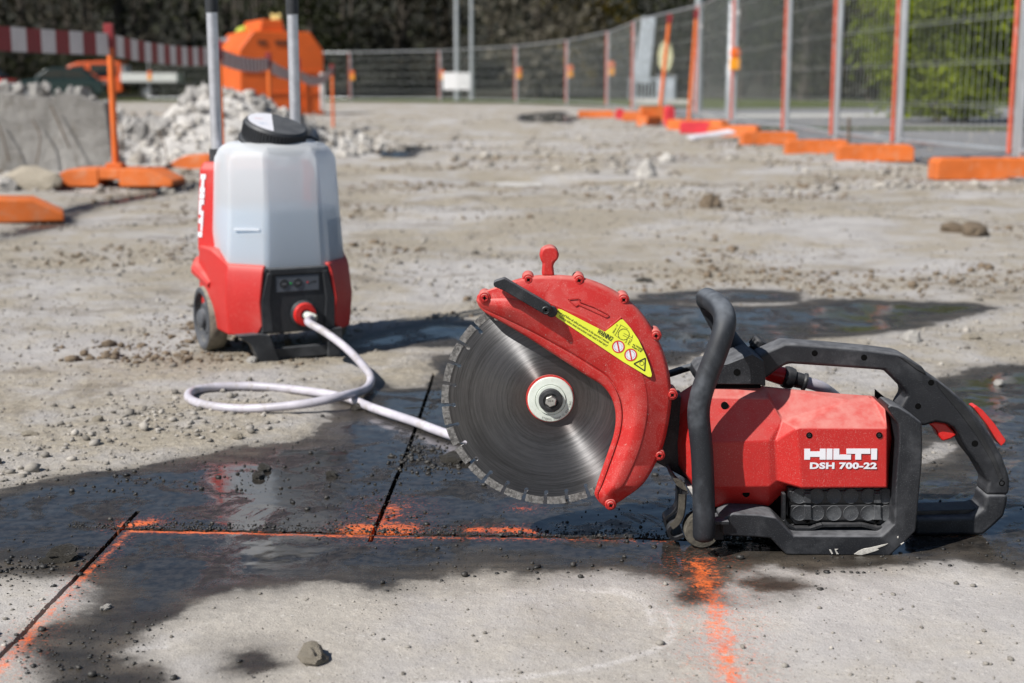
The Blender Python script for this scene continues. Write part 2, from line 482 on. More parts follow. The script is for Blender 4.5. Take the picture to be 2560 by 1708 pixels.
# streaks of darker trampled mud, further out
strk = m.ramp(m.noise(2.6, 7, .72, stretch=(.8, 1.1, 1), dist=.8), .53, .64)
base = m.mix(m.math('MULTIPLY', m.math('MULTIPLY', strk, m.ramp(spx.outputs[1], 1.7, 2.6, .25, .75)), m.ramp(fin, .3, .6, .35, 1)), base, (.150, .124, .090))
w = m.attr('wet')
sp_ = m.n.new('ShaderNodeSeparateXYZ'); m.L(P, sp_.inputs[0])
soft = m.ramp(sp_.outputs[1], 1.88, 1.78, .007, .017)      # the slurry thins out gradually towards the near side
wj = m.math('ADD', w, m.math('MULTIPLY', m.math('SUBTRACT', m.noise(22, 7, .70), .5), .085))
wm = m.ramp(wj, m.math('MULTIPLY', soft, -1.0), soft)
wm = m.math('MULTIPLY', wm, m.ramp(m.math('ADD', w, m.math('MULTIPLY', m.noise(13, 6, .7), .10)), .035, .075, .72, 1))
damp = m.ramp(wj, -.065, .008, 0, .55)
core = m.ramp(m.math('ADD', w, m.math('MULTIPLY', m.math('SUBTRACT', m.noise(6, 4, .6, stretch=(.7, 1.3, 1)), .5), .19)), .010, .095)
slurry = m.mix(m.ramp(m.noise(16, 5, .6, stretch=(.5, 1.4, 1)), .35, .7), (.028, .024, .019), (.095, .080, .062))
slurry = m.mix(m.ramp(mic, .5, .66, 0, .7), slurry, (.022, .021, .020))
dark = m.mix(core, slurry, m.mix(m.ramp(fin, .35, .65), (.013, .012, .011), (.040, .035, .030)))
col = m.mix(damp, base, (.13, .12, .108))
col = m.mix(wm, col, dark)
pt = m.attr('paint')
pj = m.math('ADD', pt, m.math('MULTIPLY', m.math('SUBTRACT', m.noise(80, 6, .8), .575), .034))
pm = m.ramp(pj, -.0022, .0044)
pm = m.math('MULTIPLY', pm, m.ramp(m.noise(240, 3, .6), .33, .47, .15, 1))
spat = m.math('MULTIPLY', m.ramp(pt, -.018, .002), m.ramp(m.noise(210, 3, .6), .52, .70, .0, .55))
pm = m.math('MAXIMUM', pm, spat)
pm = m.math('MULTIPLY', pm, m.ramp(m.noise(45, 4, .6), .3, .65, .45, .92))
col = m.mix(pm, col, m.mix(m.ramp(mid, .3, .7), (.68, .095, .015), (.80, .18, .045)))
rough = m.ramp(wm, 0, 1, .92, .42)
film = m.math('MULTIPLY', m.math('MULTIPLY', core, wm), m.ramp(m.noise(9, 7, .72, dist=.6), .385, .515, .04, 1))
rough = m.math('ADD', m.math('MULTIPLY', rough, m.math('SUBTRACT', 1.0, film)), m.math('MULTIPLY', film, .07))
rough = m.math('MAXIMUM', rough, m.math('MULTIPLY', pm, .42))
hgt = m.math('ADD', m.math('MULTIPLY', fin, .6), m.math('MULTIPLY', mic, .25))
hgt = m.math('ADD', hgt, m.math('MULTIPLY', m.ramp(m.vor(95), 0, .2, 1, 0), .35))
bst = m.ramp(film, 0, 1, 1.0, .022)
hgt = m.math('ADD', hgt, m.math('MULTIPLY', m.noise(24, 5, .7), .8))
n1 = m.bump(hgt, m.math('MULTIPLY', bst, m.ramp(spx.outputs[1], 1.75, 2.6, .42, 1)), .0085)
rip = m.noise(30, 4, .6, dist=.4)
n2 = m.bump(rip, m.math('MULTIPLY', film, .05), .0012, n1)
gb_ = m.bsdf(col, rough, normal=n2, spec=.5)
GROUND_MAT = m.done(gb_)
ground = np_mesh('ground', np.stack([X, Y, Z], -1).reshape(-1, 3), quads, GROUND_MAT, smooth=True)
attr(ground, 'wet', wetd.ravel()); attr(ground, 'paint', paint.ravel()); attr(ground, 'scuff', scuff.ravel())
props(ground, kind='structure')
ground.data.set_sharp_from_angle(angle=R(50))

# ------------------------------------------------------------------ beyond the fence: asphalt, kerb strip, grass verge, wooded slope
def sheet(name, pts, z, mat, nx=1, ny=1):
    vs = [(p[0], p[1], z) for p in pts]
    me = bpy.data.meshes.new(name); me.from_pydata(vs, [], [tuple(range(len(vs)))]); me.materials.append(mat)
    o = bpy.data.objects.new(name, me); C.objects.link(o); return props(o, kind='structure')
m = NT('asphalt')
c = m.mix(m.ramp(m.noise(.5, 5, .6), .3, .7), (.17, .17, .178), (.225, .225, .23))
c = m.mix(m.ramp(m.noise(30, 3), .4, .7, 0, .4), c, (.12, .12, .12))
ASPH = m.done(m.bsdf(c, .85, normal=m.bump(m.noise(60, 3), .5, .01)))
CONC_L = plain('pale_concrete', (.46, .45, .42), .85, var=.15, scale=2, bumps=.3)
m = NT('grass')
c = m.mix(m.ramp(m.noise(.9, 5, .65), .3, .7), (.045, .065, .016), (.105, .125, .03))
GRASSM = m.done(m.bsdf(c, .9, spec=.1, normal=m.bump(m.noise(14, 4), .8, .08)))
sheet('road', [(3.55, 3), (60, 3), (60, 54), (6.5, 54), (3.6, 34), (3.38, 22), (3.36, 12)], .014, ASPH)
sheet('pavement_strip', [(4.0, 29), (7.0, 29.6), (9.6, 31), (9.2, 33.5), (6.5, 33), (4.1, 32)], .020, CONC_L)
sheet('grass_island', [(3.45, 21.0), (6.8, 20.4), (9.0, 21.2), (7.2, 22.0), (3.5, 21.9)], .024, GRASSM)
sheet('grass_verge', [(-70, 60.5), (-8, 62.5), (0, 55.5), (3.5, 46), (5.8, 40.5), (12, 44), (40, 47), (90, 50), (90, 100), (-70, 100)], .030, GRASSM)
# wooded slope
hx = np.linspace(-120, 120, 61); hy = np.linspace(74, 190, 40)
HX, HY = np.meshgrid(hx, hy)
HZ = .05 + np.clip((HY - 76) / 110, 0, 1) ** 1.2 * 26 + (fbm(HX * .05, HY * .05, 3, 3) - .5) * 3 * np.clip((HY - 76) / 20, 0, 1)
ii = np.arange(HX.size).reshape(HX.shape)
hill = np_mesh('wooded_hill', np.stack([HX, HY, HZ], -1).reshape(-1, 3), np.stack([ii[:-1, :-1], ii[:-1, 1:], ii[1:, 1:], ii[1:, :-1]], -1).reshape(-1, 4), plain('forest_floor', (.016, .016, .009), .95, var=.4, scale=.4), smooth=True)
props(hill, kind='structure')

# ------------------------------------------------------------------ cut-off saw
RED = plastic('red_housing', (.44, .017, .015), dust=(.58, .31, .27), speck=.42, patch=.10, top=.58, rough=.42, grain=.35)
REDS = plastic('red_gloss', (.56, .014, .012), dust=(.62, .28, .25), speck=.25, patch=.12, top=.15, rough=.30, grain=.1)
def guard_dirt(m, col, d):
    x = m.n.new('ShaderNodeSeparateXYZ'); m.L(m.tc.outputs['Object'], x.inputs[0])
    n1 = m.noise(55, 5, .65, dist=.5); n2 = m.noise(22, 4, .6, dist=1.0)
    # caked slurry at the guard's foot
    zz = m.math('ADD', x.outputs[2], m.math('MULTIPLY', m.math('SUBTRACT', n1, .5), .050))
    zz = m.math('SUBTRACT', zz, m.math('MULTIPLY', m.math('SUBTRACT', x.outputs[0], GFX), .9))
    cake = m.ramp(zz, .080, .062)
    col = m.mix(m.math('MULTIPLY', cake, .85), col, m.mix(m.ramp(n1, .35, .65), (.075, .070, .062), (.20, .185, .16)))
    # dried film with washed-off runs
    film = m.math('MULTIPLY', m.ramp(n2, .47, .53), m.ramp(m.noise(650, 2), .35, .6, .25, .85))
    col = m.mix(m.math('MULTIPLY', film, .10), col, (.66, .36, .32))
    spl = m.math('MULTIPLY', m.ramp(m.noise(170, 3, .6), .66, .71), m.ramp(m.noise(16, 3), .45, .62))
    col = m.mix(m.math('MULTIPLY', spl, .65), col, (.50, .45, .40))
    return col, m.math('MAXIMUM', d, m.math('MULTIPLY', cake, .6))
GFX = -.21
GRED = plastic('red_guard', (.44, .017, .015), dust=(.58, .31, .27), speck=.40, patch=.06, top=.45, rough=.42, grain=.35, extra=guard_dirt)
BLK = plastic('black_plastic', (.009, .010, .013), dust=(.22, .225, .24), speck=.26, patch=.20, top=.60, rough=.50, grain=.5)
BLK2 = plastic('black_satin', (.009, .010, .012), dust=(.16, .16, .165), speck=.22, patch=.25, top=.35, rough=.38, grain=.3)
RUB = plastic('rubber_grip', (.010, .012, .016), dust=(.22, .245, .28), speck=.12, patch=.26, top=.50, rough=.55, grain=.35)
HOLE = plain('hole_black', (.004, .004, .004), .9, spec=.05)
MUD = plain('cement_mud', (.085, .076, .060), .8, var=.45, scale=90, bumps=.7)
MUDW = plain('splashed_cement', (.52, .50, .46), .9, var=.2, scale=200, bumps=.5)
STEEL = plain('zinc_steel', (.50, .49, .46), .42, .85, var=.2, scale=120)
WHITEP = plain('white_print', (.66, .66, .70), .5, var=.03, scale=60)
YELL = plain('yellow_label', (.66, .70, .045), .42, var=.05, scale=60)
INKB = plain('black_print', (.014, .014, .012), .6)
REDP = plain('red_print', (.55, .03, .04), .5, var=.05)
PALE = plain('pale_nylon', (.56, .60, .545), .5, var=.07, scale=90, dirt=((.40, .37, .30), .35))
m = NT('saw_steel')
sx = m.n.new('ShaderNodeSeparateXYZ'); m.L(m.tc.outputs['Object'], sx.inputs[0])
rad = m.math('SQRT', m.math('ADD', m.math('MULTIPLY', sx.outputs[0], sx.outputs[0]), m.math('MULTIPLY', sx.outputs[2], sx.outputs[2])))
ang = m.math('ARCTAN2', sx.outputs[2], sx.outputs[0])
def polar(rs, k):
    cv = m.n.new('ShaderNodeCombineXYZ'); m.L(m.math('MULTIPLY', rad, rs), cv.inputs[0])
    m.L(m.math('MULTIPLY', m.math('COSINE', ang), k), cv.inputs[1]); m.L(m.math('MULTIPLY', m.math('SINE', ang), k), cv.inputs[2]); return cv.outputs[0]
s_f = m.noise(1, 3, .6, vec=polar(2400, 9)); s_m = m.noise(1, 4, .6, vec=polar(420, 1.3)); blot = m.noise(1, 4, .6, vec=polar(60, 1.1), dist=.3)
c = m.mix(m.ramp(s_m, .32, .68), (.085, .084, .086), (.165, .163, .165))
c = m.mix(m.ramp(s_f, .50, .72, 0, .45), c, (.24, .24, .25))
c = m.mix(m.ramp(blot, .50, .68, 0, .5), c, (.075, .073, .073))
c = m.mix(m.ramp(m.math('MULTIPLY', m.ramp(rad, .055, .075), m.ramp(rad, .095, .115, 1, 0)), 0, 1, 0, .22), c, (.22, .22, .23))
c = m.mix(m.ramp(rad, .036, .066, .55, 0), c, (.13, .105, .10))
rg = m.ramp(s_m, .3, .7, .42, .50)
tg = m.n.new('ShaderNodeTangent'); tg.direction_type = 'RADIAL'; tg.axis = 'Y'
bd = m.bsdf(c, rg, .85, normal=m.bump(s_f, .04, .0003)); bd.inputs['Anisotropic'].default_value = 1.0; bd.inputs['Anisotropic Rotation'].default_value = .25; m.L(tg.outputs[0], bd.inputs['Tangent'])
BLADE = m.done(bd)
SEGM = plain('segment_metal', (.20, .196, .19), .50, .5, var=.5, scale=260, bumps=.6)

YB = 1.900                       # blade plane
saw_base = G(*C2(700, 1440)); saw_base.z = 0
saw = thing('cut_off_saw', 'red and black cut-off saw with diamond blade standing on wet concrete', 'power saw', (saw_base.x, 1.92, 0))
ORG = Vector(saw.location)
def XZ(pts, f, Y): return [(lambda q: (q.x, q.z))(onY(*f(*p), Y)) for p in pts]
def pr(name, pts, f, y0, y1, mat, bevel=.0015, seg=2, parent=None, dz=0.0):
    return MB().prism([(x_, z_ - dz) for x_, z_ in XZ(pts, f, y0)], y0, y1).build(name, mat, parent or saw, bevel, seg, org=None)
def disc(mb, p, r, h, n=20, dr=0.0):       # short button facing the camera, its back at p
    mb.lathe([(r, 0), (r, -h + dr), (r - dr, -h), (0, -h)] if dr else [(r, 0), (r, -h), (0, -h)], p, (0, 1, 0), n)

# --- blade
hub = onY(*C1(645, 885), YB)
RB = .1490; NSEG = 30
mb = MB(); out = []
da = 2 * math.pi / NSEG
OFF = R(3.5)
for k in range(NSEG):
    a = OFF + k * da
    hw = .0019 / .136
    out.append((.1400, a - hw)); out.append((.1352, a - hw))
    for q in range(7):            # keyhole at the slot's foot
        t = R(60 + q * 40); rr = .0030
        cxr, ca = .1325, a + .005
        x = cxr + rr * math.cos(t); y = rr * math.sin(t)
        out.append((math.hypot(x, y), ca - math.atan2(y, x)))
    out.append((.1352, a + hw)); out.append((.1400, a + hw))
    for q in range(1, 6): out.append((.1400, a + hw + (da - 2 * hw) * q / 6))
poly = [(hub.x + r * math.cos(a), hub.z + r * math.sin(a)) for r, a in out]
TH = .0013
mb.prism(poly, YB - TH, YB + TH)
bl = mb.build('blade', BLADE, saw, 0, smooth=20, org=hub); bl.location = hub - ORG
for k in range(NSEG):
    a0 = OFF + k * da + .017; a1 = OFF + (k + 1) * da - .017
    mb = MB()
    for q in range(3):            # three ribs with fine grooves between them
        b0 = a0 + (a1 - a0) * q / 3 + .003; b1 = a0 + (a1 - a0) * (q + 1) / 3 - .003
        aa = [b0 + (b1 - b0) * i / 3 for i in range(4)]
        mb.prism([(.1392 * math.cos(t), .1392 * math.sin(t)) for t in aa] + [(RB * math.cos(t), RB * math.sin(t)) for t in aa[::-1]], -.0019, .0019)
    aa = [a0 + (a1 - a0) * i / 4 for i in range(5)]
    mb.prism([(.1388 * math.cos(t), .1388 * math.sin(t)) for t in aa] + [(.1482 * math.cos(t), .1482 * math.sin(t)) for t in aa[::-1]], -.00155, .00155)
    sg = mb.build('segment', SEGM, bl, 0, org=(0, 0, 0))
# --- flange, washer, bolt
mb = MB(); mb.lathe([(.0330, 0), (.0330, -.0022), (.020, -.0022)], hub + Vector((-.0006, -TH, .0006)), (0, 1, 0), 48); mb.build('flange_ring', RED, saw)
mb = MB(); mb.lathe([(.0307, -.001), (.0312, -.005), (.0300, -.0062), (.0215, -.0072), (.0205, -.0060), (.0200, -.0090), (.012, -.0094)], hub + Vector((0, -TH, 0)), (0, 1, 0), 56)
fl = mb.build('flange', PALE, saw)
mb = MB(); mb.lathe([(.0165, -.008), (.0165, -.0120), (.0150, -.0142), (.0105, -.0150), (.0095, -.0128), (.004, -.0126)], hub + Vector((0, -TH, 0)), (0, 1, 0), 40); mb.build('washer', BLK2, saw)
mb = MB(); mb.lathe([(.0080, -.011), (.0080, -.0182), (.0070, -.0190), (0, -.0190)], hub + Vector((0, -TH, 0)), (0, 1, 0), 6, a0=.15); bo = mb.build('bolt', STEEL, saw, .0003)
mb = MB(); yb = YB - TH - .01915
put_text(mb, 'OPC', onY(*CH(745, 785), yb), onY(*CH(885, 785), yb), .0022, bold=.01); put_text(mb, '10.9', onY(*CH(745, 890), yb), onY(*CH(870, 890), yb), .0022, bold=.01)
mb.build('lettering', INKB, bo, smooth=0)
INKG = plain('flange_print', (.10, .10, .09), .6)
txt = 'ONLY FOR DIAMOND WHEELS'; mb = MB(); yl = YB - TH - .00715
for i, ch in enumerate(txt):
    if ch == ' ': continue
    a = R(-6 - i * 4.9); rr = .0258
    p = Vector((hub.x + rr * math.cos(a), yl, hub.z + rr * math.sin(a))); d = Vector((math.sin(a), 0, -math.cos(a)))
    put_text(mb, ch, p - d * .0008, p + d * (.0008 if ch != 'I' else -.0005), .0030)
mb.build('lettering', INKG, fl, smooth=0)

# --- guard: shell lofted between its inner and outer edge
GP = [((241,352),(243,344)),((262,392),(255,316)),((300,425),(330,284)),((400,482),(440,242)),((520,552),(560,215)),((640,630),(720,213)),((740,695),(860,236)),((840,760),(1010,306)),
      ((920,810),(1130,405)),((968,865),(1215,530)),((993,930),(1275,672)),((1000,1000),(1303,830)),((988,1085),(1297,960)),((960,1170),(1266,1120)),((925,1270),(1222,1230)),
      ((895,1360),(1150,1350)),((885,1405),(1050,1428)),((905,1442),(985,1468)),((935,1470),(950,1477))]
inn = spline([(a[0], a[1], 0) for a, b in GP], 7); outr = spline([(b[0], b[1], 0) for a, b in GP], 7)
PROF = [(0, .004), (0, -.010), (.012, -.0135), (.03, -.0150), (.095, -.0165), (.105, -.0165), (.113, -.0140), (.128, -.0140), (.136, -.0165), (.15, -.0175), (.33, -.0255), (.37, -.0265), (.40, -.0268), (.56, -.0262), (.575, -.0255), (.59, -.0243), (.93, -.0222), (.97, -.0200), (.99, -.0165), (1.0, -.011), (1.0, .022)]
YG = YB - .011
def guard_pt(i, t, d):
    w = (outr[i] - inn[i]); L = w.length
    s = min(1.0, L / 240.0)                     # flatter towards the narrow ends
    q = inn[i] + w * t
    dd = d if d > -.0101 else -.010 + (d + .010) * s
    return onY(*C1(q.x, q.y), YG + dd)
mb = MB(); N = len(inn); M_ = len(PROF)
vs_ = [guard_pt(i, t, d) for i in range(N) for t, d in PROF]
fs_ = [(i * M_ + k, i * M_ + k + 1, (i + 1) * M_ + k + 1, (i + 1) * M_ + k) for i in range(N - 1) for k in range(M_ - 1)]
fs_ += [tuple(range(M_))[::-1], tuple((N - 1) * M_ + k for k in range(M_))]
mb.add(vs_, fs_)
guard = mb.build('blade_guard', GRED, saw, 0, smooth=40)
YF = YG - .0250                                 # front plane of the guard near the label
# lugs and screws
for cx, cy in ((286,335),(524,236),(800,240),(1042,345),(1218,541),(1306,862),(1237,1192),(972,1462)):
    p = onY(*C1(cx, cy), YG - .018)
    mb = MB(); mb.lathe([(.0080, .030), (.0080, -.0006), (.0070, -.0022), (.0058, -.0024), (.0058, -.0012), (0, -.0012)], p, (0, 1, 0), 24); lug = mb.build('screw_lug', RED, saw)
    mb = MB(); mb.lathe([(.0052, .004), (.0052, -.0040), (.0046, -.0050), (.0020, -.0050), (.0020, -.0040), (0, -.0040)], p, (0, 1, 0), 20); sc_ = mb.build('screw', RED, saw)
    mb = MB(); a = random.Random(cx).random() * 3
    for q in range(2):
        d = Vector((math.cos(a + q * math.pi / 2), 0, math.sin(a + q * math.pi / 2)))
        mb.bar(p + d * .0034 + Vector((0, -.0050, 0)), p - d * .0034 + Vector((0, -.0050, 0)), .0010, .0006)
    mb.lathe([(.0021, -.0040), (.0021, -.0053), (0, -.0053)], p, (0, 1, 0), 8)
    mb.build('screw_slot', HOLE, sc_, smooth=0)
# cement splash at the guard's foot
mb = MB(); rr = random.Random(4)
# top knob
pr('guard_knob', [(586,112),(592,82),(606,64),(640,56),(668,60),(688,84),(692,104),(688,128),(664,148),(661,168),(668,222),(597,222),(604,150),(592,134)], C1, YG - .018, YG + .010, RED, .004, 3)
# black adjusting lever
pr('guard_lever', [(250,672),(262,640),(300,616),(450,570),(500,590),(560,628),(1285,1048),(1325,1090),(1338,1150),(1320,1215),(1270,1250),(1190,1240),(1120,1195),(430,792),(285,735),(255,705)], CL, YF - .021, YF - .004, BLK, .0022, 3)
mb = MB(); disc(mb, onY(*CL(1340, 1180), YF - .006), .0075, .006, dr=.001); mb.build('lever_pivot', BLK2, saw)
mb = MB(); p = onY(*CL(1228, 1165), YF - .021); mb.lathe([(.0055, .002), (.0055, -.0022), (.0046, -.0030), (.0042, -.0030), (.0038, -.0016), (.0018, -.0016), (.0018, .0), (0, 0)], p, (0, 1, 0), 24); mb.build('screw', BLK2, saw)
# moulded arrow and ridge
def ribbon(mb, pts, f, Y, w, h):
    P = [onY(*f(*p), Y) for p in pts]
    for a, b in zip(P, P[1:]): mb.bar(a, b, h, w, up=(-(b - a).z, 0, (b - a).x))
mb = MB(); arrow = [(740,345),(798,338),(803,357),(880,385),(955,424),(961,434),(948,442),(870,406),(797,373),(782,383),(740,345)]
ribbon(mb, arrow, C1, YF + .0001, .0012, .0007); mb.build('moulded_arrow', RED, saw)
mb = MB(); ribbon(mb, [(110,0),(330,85),(760,300),(1160,500),(1200,512),(1240,490),(1510,262)], CS, YF - .0001, .0016, .0022); ribbon(mb, [(640,392),(660,384),(690,392)], C1, YF, .0014, .0020); mb.build('moulded_ridge', RED, saw)
# warning label
YS = YF - .0032
stp = [(285,98),(345,112),(760,325),(1195,548),(1350,430),(1500,310),(1545,306),(1620,385),(1700,480),(1850,700),(1980,980),(2070,1220),(2112,1385),(2095,1432),(2040,1425),(1560,1140),(900,700),(250,262),(215,222),(250,130)]
lb = pr('warning_label', stp, CS, YS, YS + .0012, YELL, 0)
lb.data.set_sharp_from_angle(angle=R(30))
def S3(x, y, e=.00025): return onY(*CS(x, y), YS - e)
mb = MB()
put_text(mb, 'Read and follow all safety precautions in the operator\'s manual.', S3(262, 165), S3(1262, 780), .0031, bold=.006)
put_text(mb, 'Failure to follow these instructions could result in fatal injury!', S3(285, 255), S3(1232, 838), .0031, bold=.006)
put_text(mb, 'WARNING!', S3(1030, 565), S3(1318, 735), .0062, bold=.028)
put_text(mb, 'max. THICKNESS', S3(1735, 800), S3(1930, 915), .0022, bold=.02); put_text(mb, '4.5mm / 0.18"', S3(1715, 845), S3(1905, 955), .0028, bold=.02)
put_text(mb, '300mm / 12"', S3(1365, 580), S3(1455, 405), .0022, bold=.01); put_text(mb, '20mm', S3(1605, 775), S3(1640, 700), .0022); put_text(mb, '25.4mm', S3(1665, 815), S3(1725, 715), .0022)
mb.build('lettering', INKB, lb, smooth=0)
def ring(mb, c, r0, r1, n=36):
    vs = [c + Vector((math.cos(2*math.pi*k/n), 0, math.sin(2*math.pi*k/n))) * r for r in (r0, r1) for k in range(n)]
    mb.add(vs, [(k, (k + 1) % n, n + (k + 1) % n, n + k) for k in range(n)])
PXS = 1 / 7.833 / 1830
mb = MB(); ring(mb, S3(1560, 597), 104 * PXS, 112 * PXS)
for k in range(18):
    a = k * 2 * math.pi / 18; c = S3(1560, 597); d = Vector((math.cos(a), 0, math.sin(a)))
    mb.bar(c + d * 96 * PXS, c + d * 108 * PXS, .0006, .0002, up=(0, 1, 0))
for a, b in (((1490, 405), (1640, 490)), ((1370, 600), (1500, 690)), ((1500, 420), (1395, 605)), ((1560, 575), (1740, 670)), ((1545, 612), (1730, 705)), ((1740, 610), (1715, 670)), ((1680, 710), (1640, 790))):
    mb.bar(S3(*a), S3(*b), .0004, .0002, up=(0, 1, 0))
t3 = [(1762, 1172), (1985, 1062), (1972, 1312)]
for a, b in zip(t3, t3[1:] + t3[:1]): mb.bar(S3(*a), S3(*b), .0016, .0002, up=(0, 1, 0))
ring(mb, S3(1915, 1165), 36 * PXS, 44 * PXS, 20)
mb.build('pictogram', INKB, lb, smooth=0)
for cx, cy in ((1455, 838), (1697, 998)):
    mb = MB(); c = S3(cx, cy, .0002); n = 32; mb.add([c + Vector((math.cos(2*math.pi*k/n), 0, math.sin(2*math.pi*k/n))) * 100 * PXS for k in range(n)], [tuple(range(n))]); wd = mb.build('sign_disc', WHITEP, lb, smooth=0)
    mb = MB(); c = S3(cx, cy, .0004); ring(mb, c, 98 * PXS, 122 * PXS); mb.bar(S3(cx - 22, cy - 98, .0005), S3(cx + 20, cy + 98, .0005), .0018, .0001, up=(0, 1, 0)); mb.build('prohibition_ring', REDP, lb, smooth=0)
    mb = MB(); c = S3(cx, cy, .0003)
    for k in range(16):
        a = k * 2 * math.pi / 16; d = Vector((math.cos(a), 0, math.sin(a))); mb.bar(c + d * 66 * PXS, c + d * 80 * PXS, .0005, .0001, up=(0, 1, 0))
    mb.build('pictogram', INKB, wd, smooth=0)

# --- arm between guard and body
pr('guard_arm', [(-420,470),(60,640),(140,655),(180,640),(230,700),(240,1000),(215,1096),(50,1006),(-100,900),(-420,880)], C2, 1.925, 1.965, BLK, .003)
# --- housing, faceted
YH = 1.856
hv = dict(a0=(285,552,62), a1=(628,592,62), F1=(262,650,35), F2=(652,660,35), k1=(722,775,23), F3=(648,888,12), F4=(655,1130,13), F5=(350,1135,15), F6=(246,1112,16), F7=(234,900,13),
          l1=(150,640,78), l2=(168,760,70), l3=(152,905,74), l4=(156,1010,74), l5=(238,1128,50), g1=(262,1160,46), g2=(352,1242,46), g3=(645,1242,46), g4=(738,1152,38),
          t3=(1195,642,58), t2=(1030,634,66), s1=(1272,712,24), f2=(1284,820,1), f1=(800,818,0), f5=(826,1138,0), f4=(1282,1136,1), k2=(682,890,15), k3=(692,1100,15),
          c0=(1216,645,64), c1=(1327,766,46), c2=(1327,905,46), c3=(1297,1139,46), d5=(826,1152,60), m1=(1080,668,46))
hn = list(hv); hid = {k: i for i, k in enumerate(hn)}
vs_ = [onY(*C2(v[0], v[1]), YH + v[2] / 1000) for v in hv.values()]
hf = [('a0','a1','F2','F1'),('l1','a0','F1','l2'),('l2','F1','F7','l3'),('l3','F7','F6','l4'),('l4','F6','l5'),('F1','F2','k1','F3','F7'),('F7','F3','F4','F5','F6'),('l5','F6','g1'),('F6','F5','g2','g1'),('F5','F4','g3','g2'),('F4','g4','g3'),
      ('a1','t2','t3','m1'),('a1','m1','k1'),('a1','k1','F2'),('m1','f1','k1'),('m1','t3','f2','f1'),('t3','s1','f2'),('k1','f1','k2'),('k2','f1','f5','k3'),('f1','f2','f4','f5'),('t3','c0','c1','s1'),('s1','c1','c2','f2'),('f2','c2','c3','f4'),
      ('k3','f5','d5','g4'),('f5','f4','c3','d5'),('k1','k2','F3'),('F3','k2','k3','F4'),('F4','k3','g4')]
bm = bmesh.new(); bv = [bm.verts.new(v - ORG) for v in vs_]
for f in hf: bm.faces.new([bv[hid[q]] for q in f])
bm.normal_update()
be = [e for e in bm.edges if len(e.link_faces) == 1]
ex = bmesh.ops.extrude_edge_only(bm, edges=be)
nv = [g for g in ex['geom'] if isinstance(g, bmesh.types.BMVert)]
hc_ = Vector((sum(v.co.x for v in nv) / len(nv), 0, sum(v.co.z for v in nv) / len(nv)))
for v in nv:                                    # the housing narrows towards its far side
    wp = v.co + ORG; t_ = (2.030 / wp.y); cx_ = wp.x * t_; cz_ = CAM_H + (wp.z - CAM_H) * t_
    v.co = Vector((hc_.x * 1.02 + (cx_ - ORG.x - hc_.x * 1.02) * .93, 2.030 - ORG.y, hc_.z * .9 + (cz_ - hc_.z * .9) * .88))
bmesh.ops.holes_fill(bm, edges=[e for e in bm.edges if len(e.link_faces) == 1])
bmesh.ops.recalc_face_normals(bm, faces=bm.faces)
me = bpy.data.meshes.new('housing'); bm.to_mesh(me); bm.free(); me.materials.append(RED)
me.polygons.foreach_set('use_smooth', [True] * len(me.polygons))
housing = bpy.data.objects.new('housing', me); C.objects.link(housing); housing.parent = saw
b = housing.modifiers.new('bevel', 'BEVEL'); b.width = .0022; b.segments = 3; b.limit_method = 'ANGLE'; b.angle_limit = R(14); b.harden_normals = True
# lettering on the housing
mb = MB(); yl = YH - .0006
LET = ([(280,382),(410,382),(410,443),(632,443),(632,382),(762,382),(762,627),(628,627),(628,565),(410,565),(408,627),(278,627)], [(785,382),(915,382),(912,627),(780,627)],
       [(940,382),(1068,382),(1068,515),(1335,515),(1332,627),(937,627)], [(1232,382),(1770,382),(1770,495),(1563,495),(1563,627),(1433,627),(1433,495),(1232,495)], [(1792,382),(1925,382),(1920,627),(1790,627)])
for g in LET: mb.prism(XZ(g, CT, yl), yl, yl + .0012)
mb.build('brand_lettering', WHITEP, housing, smooth=0)
mb = MB(); put_text(mb, 'DSH 700-22', onY(*CT(402, 828), yl), onY(*CT(1916, 828), yl), 136 / 9.038 / 1850, bold=.048, space=1.06)
mb.build('model_lettering', WHITEP, housing, smooth=0)
# screws and holes
def hole(cx, cy, Y, r, par, screw=False):
    p = onY(*C2(cx, cy), Y)
    mb = MB(); mb.lathe([(r, .003), (r, -.0004), (0, -.0004)], p, (0, 1, 0), 22); h = mb.build('hole_shade', HOLE, par)  # flat black disc stands in for the shade inside the hole
    if screw:
        mb = MB(); mb.lathe([(r * .66, .002), (r * .62, -.0010), (r * .36, -.0012), (r * .34, -.0006), (0, -.0006)], p, (0, 1, 0), 6); mb.build('screw', BLK2, par)
hole(866, 856, YH, .0042, housing, True); hole(1242, 856, YH, .0042, housing, True); hole(412, 697, YH + .0295, .0050, housing); hole(527, 1170, YH + .0235, .0048, housing)
# --- top mount, dark gap fill, rear handle
YHN = 1.930
mount = pr('handle_mount', [(262,556),(268,512),(292,482),(430,456),(560,404),(622,440),(632,520),(632,577),(612,577),(606,568),(300,566)], C2, 1.898, 1.980, BLK, .004, 3, dz=.004)
pr('gap_shade', [(330,560),(608,560),(606,604),(330,604)], C2, 1.904, 1.985, HOLE, .001)  # black box stands in for the shaded gap under the mount
hole(478, 518, 1.8978, .0048, saw)
rear = pr('rear_handle', [(590,415),(640,392),(735,350),(790,352),(1000,368),(1200,386),(1345,404),(1375,414),(1420,440),(1476,478),(1502,511),(1550,540),(1622,594),(1700,664),(1780,756),(1850,860),(1905,960),(1940,1055),(1947,1090),(1940,1168),
     (1815,1168),(1818,1130),(1828,1100),(1770,1000),(1715,930),(1665,838),(1640,805),(1600,786),(1545,778),(1490,796),(1460,795),(1348,705),(1368,670),(1390,632),(1382,604),(1340,560),(1276,498),(1200,492),(1000,478),(755,462),(700,492),(632,545),(600,520)], C2, YHN, YHN + .046, BLK, .0075, 3, dz=.003)
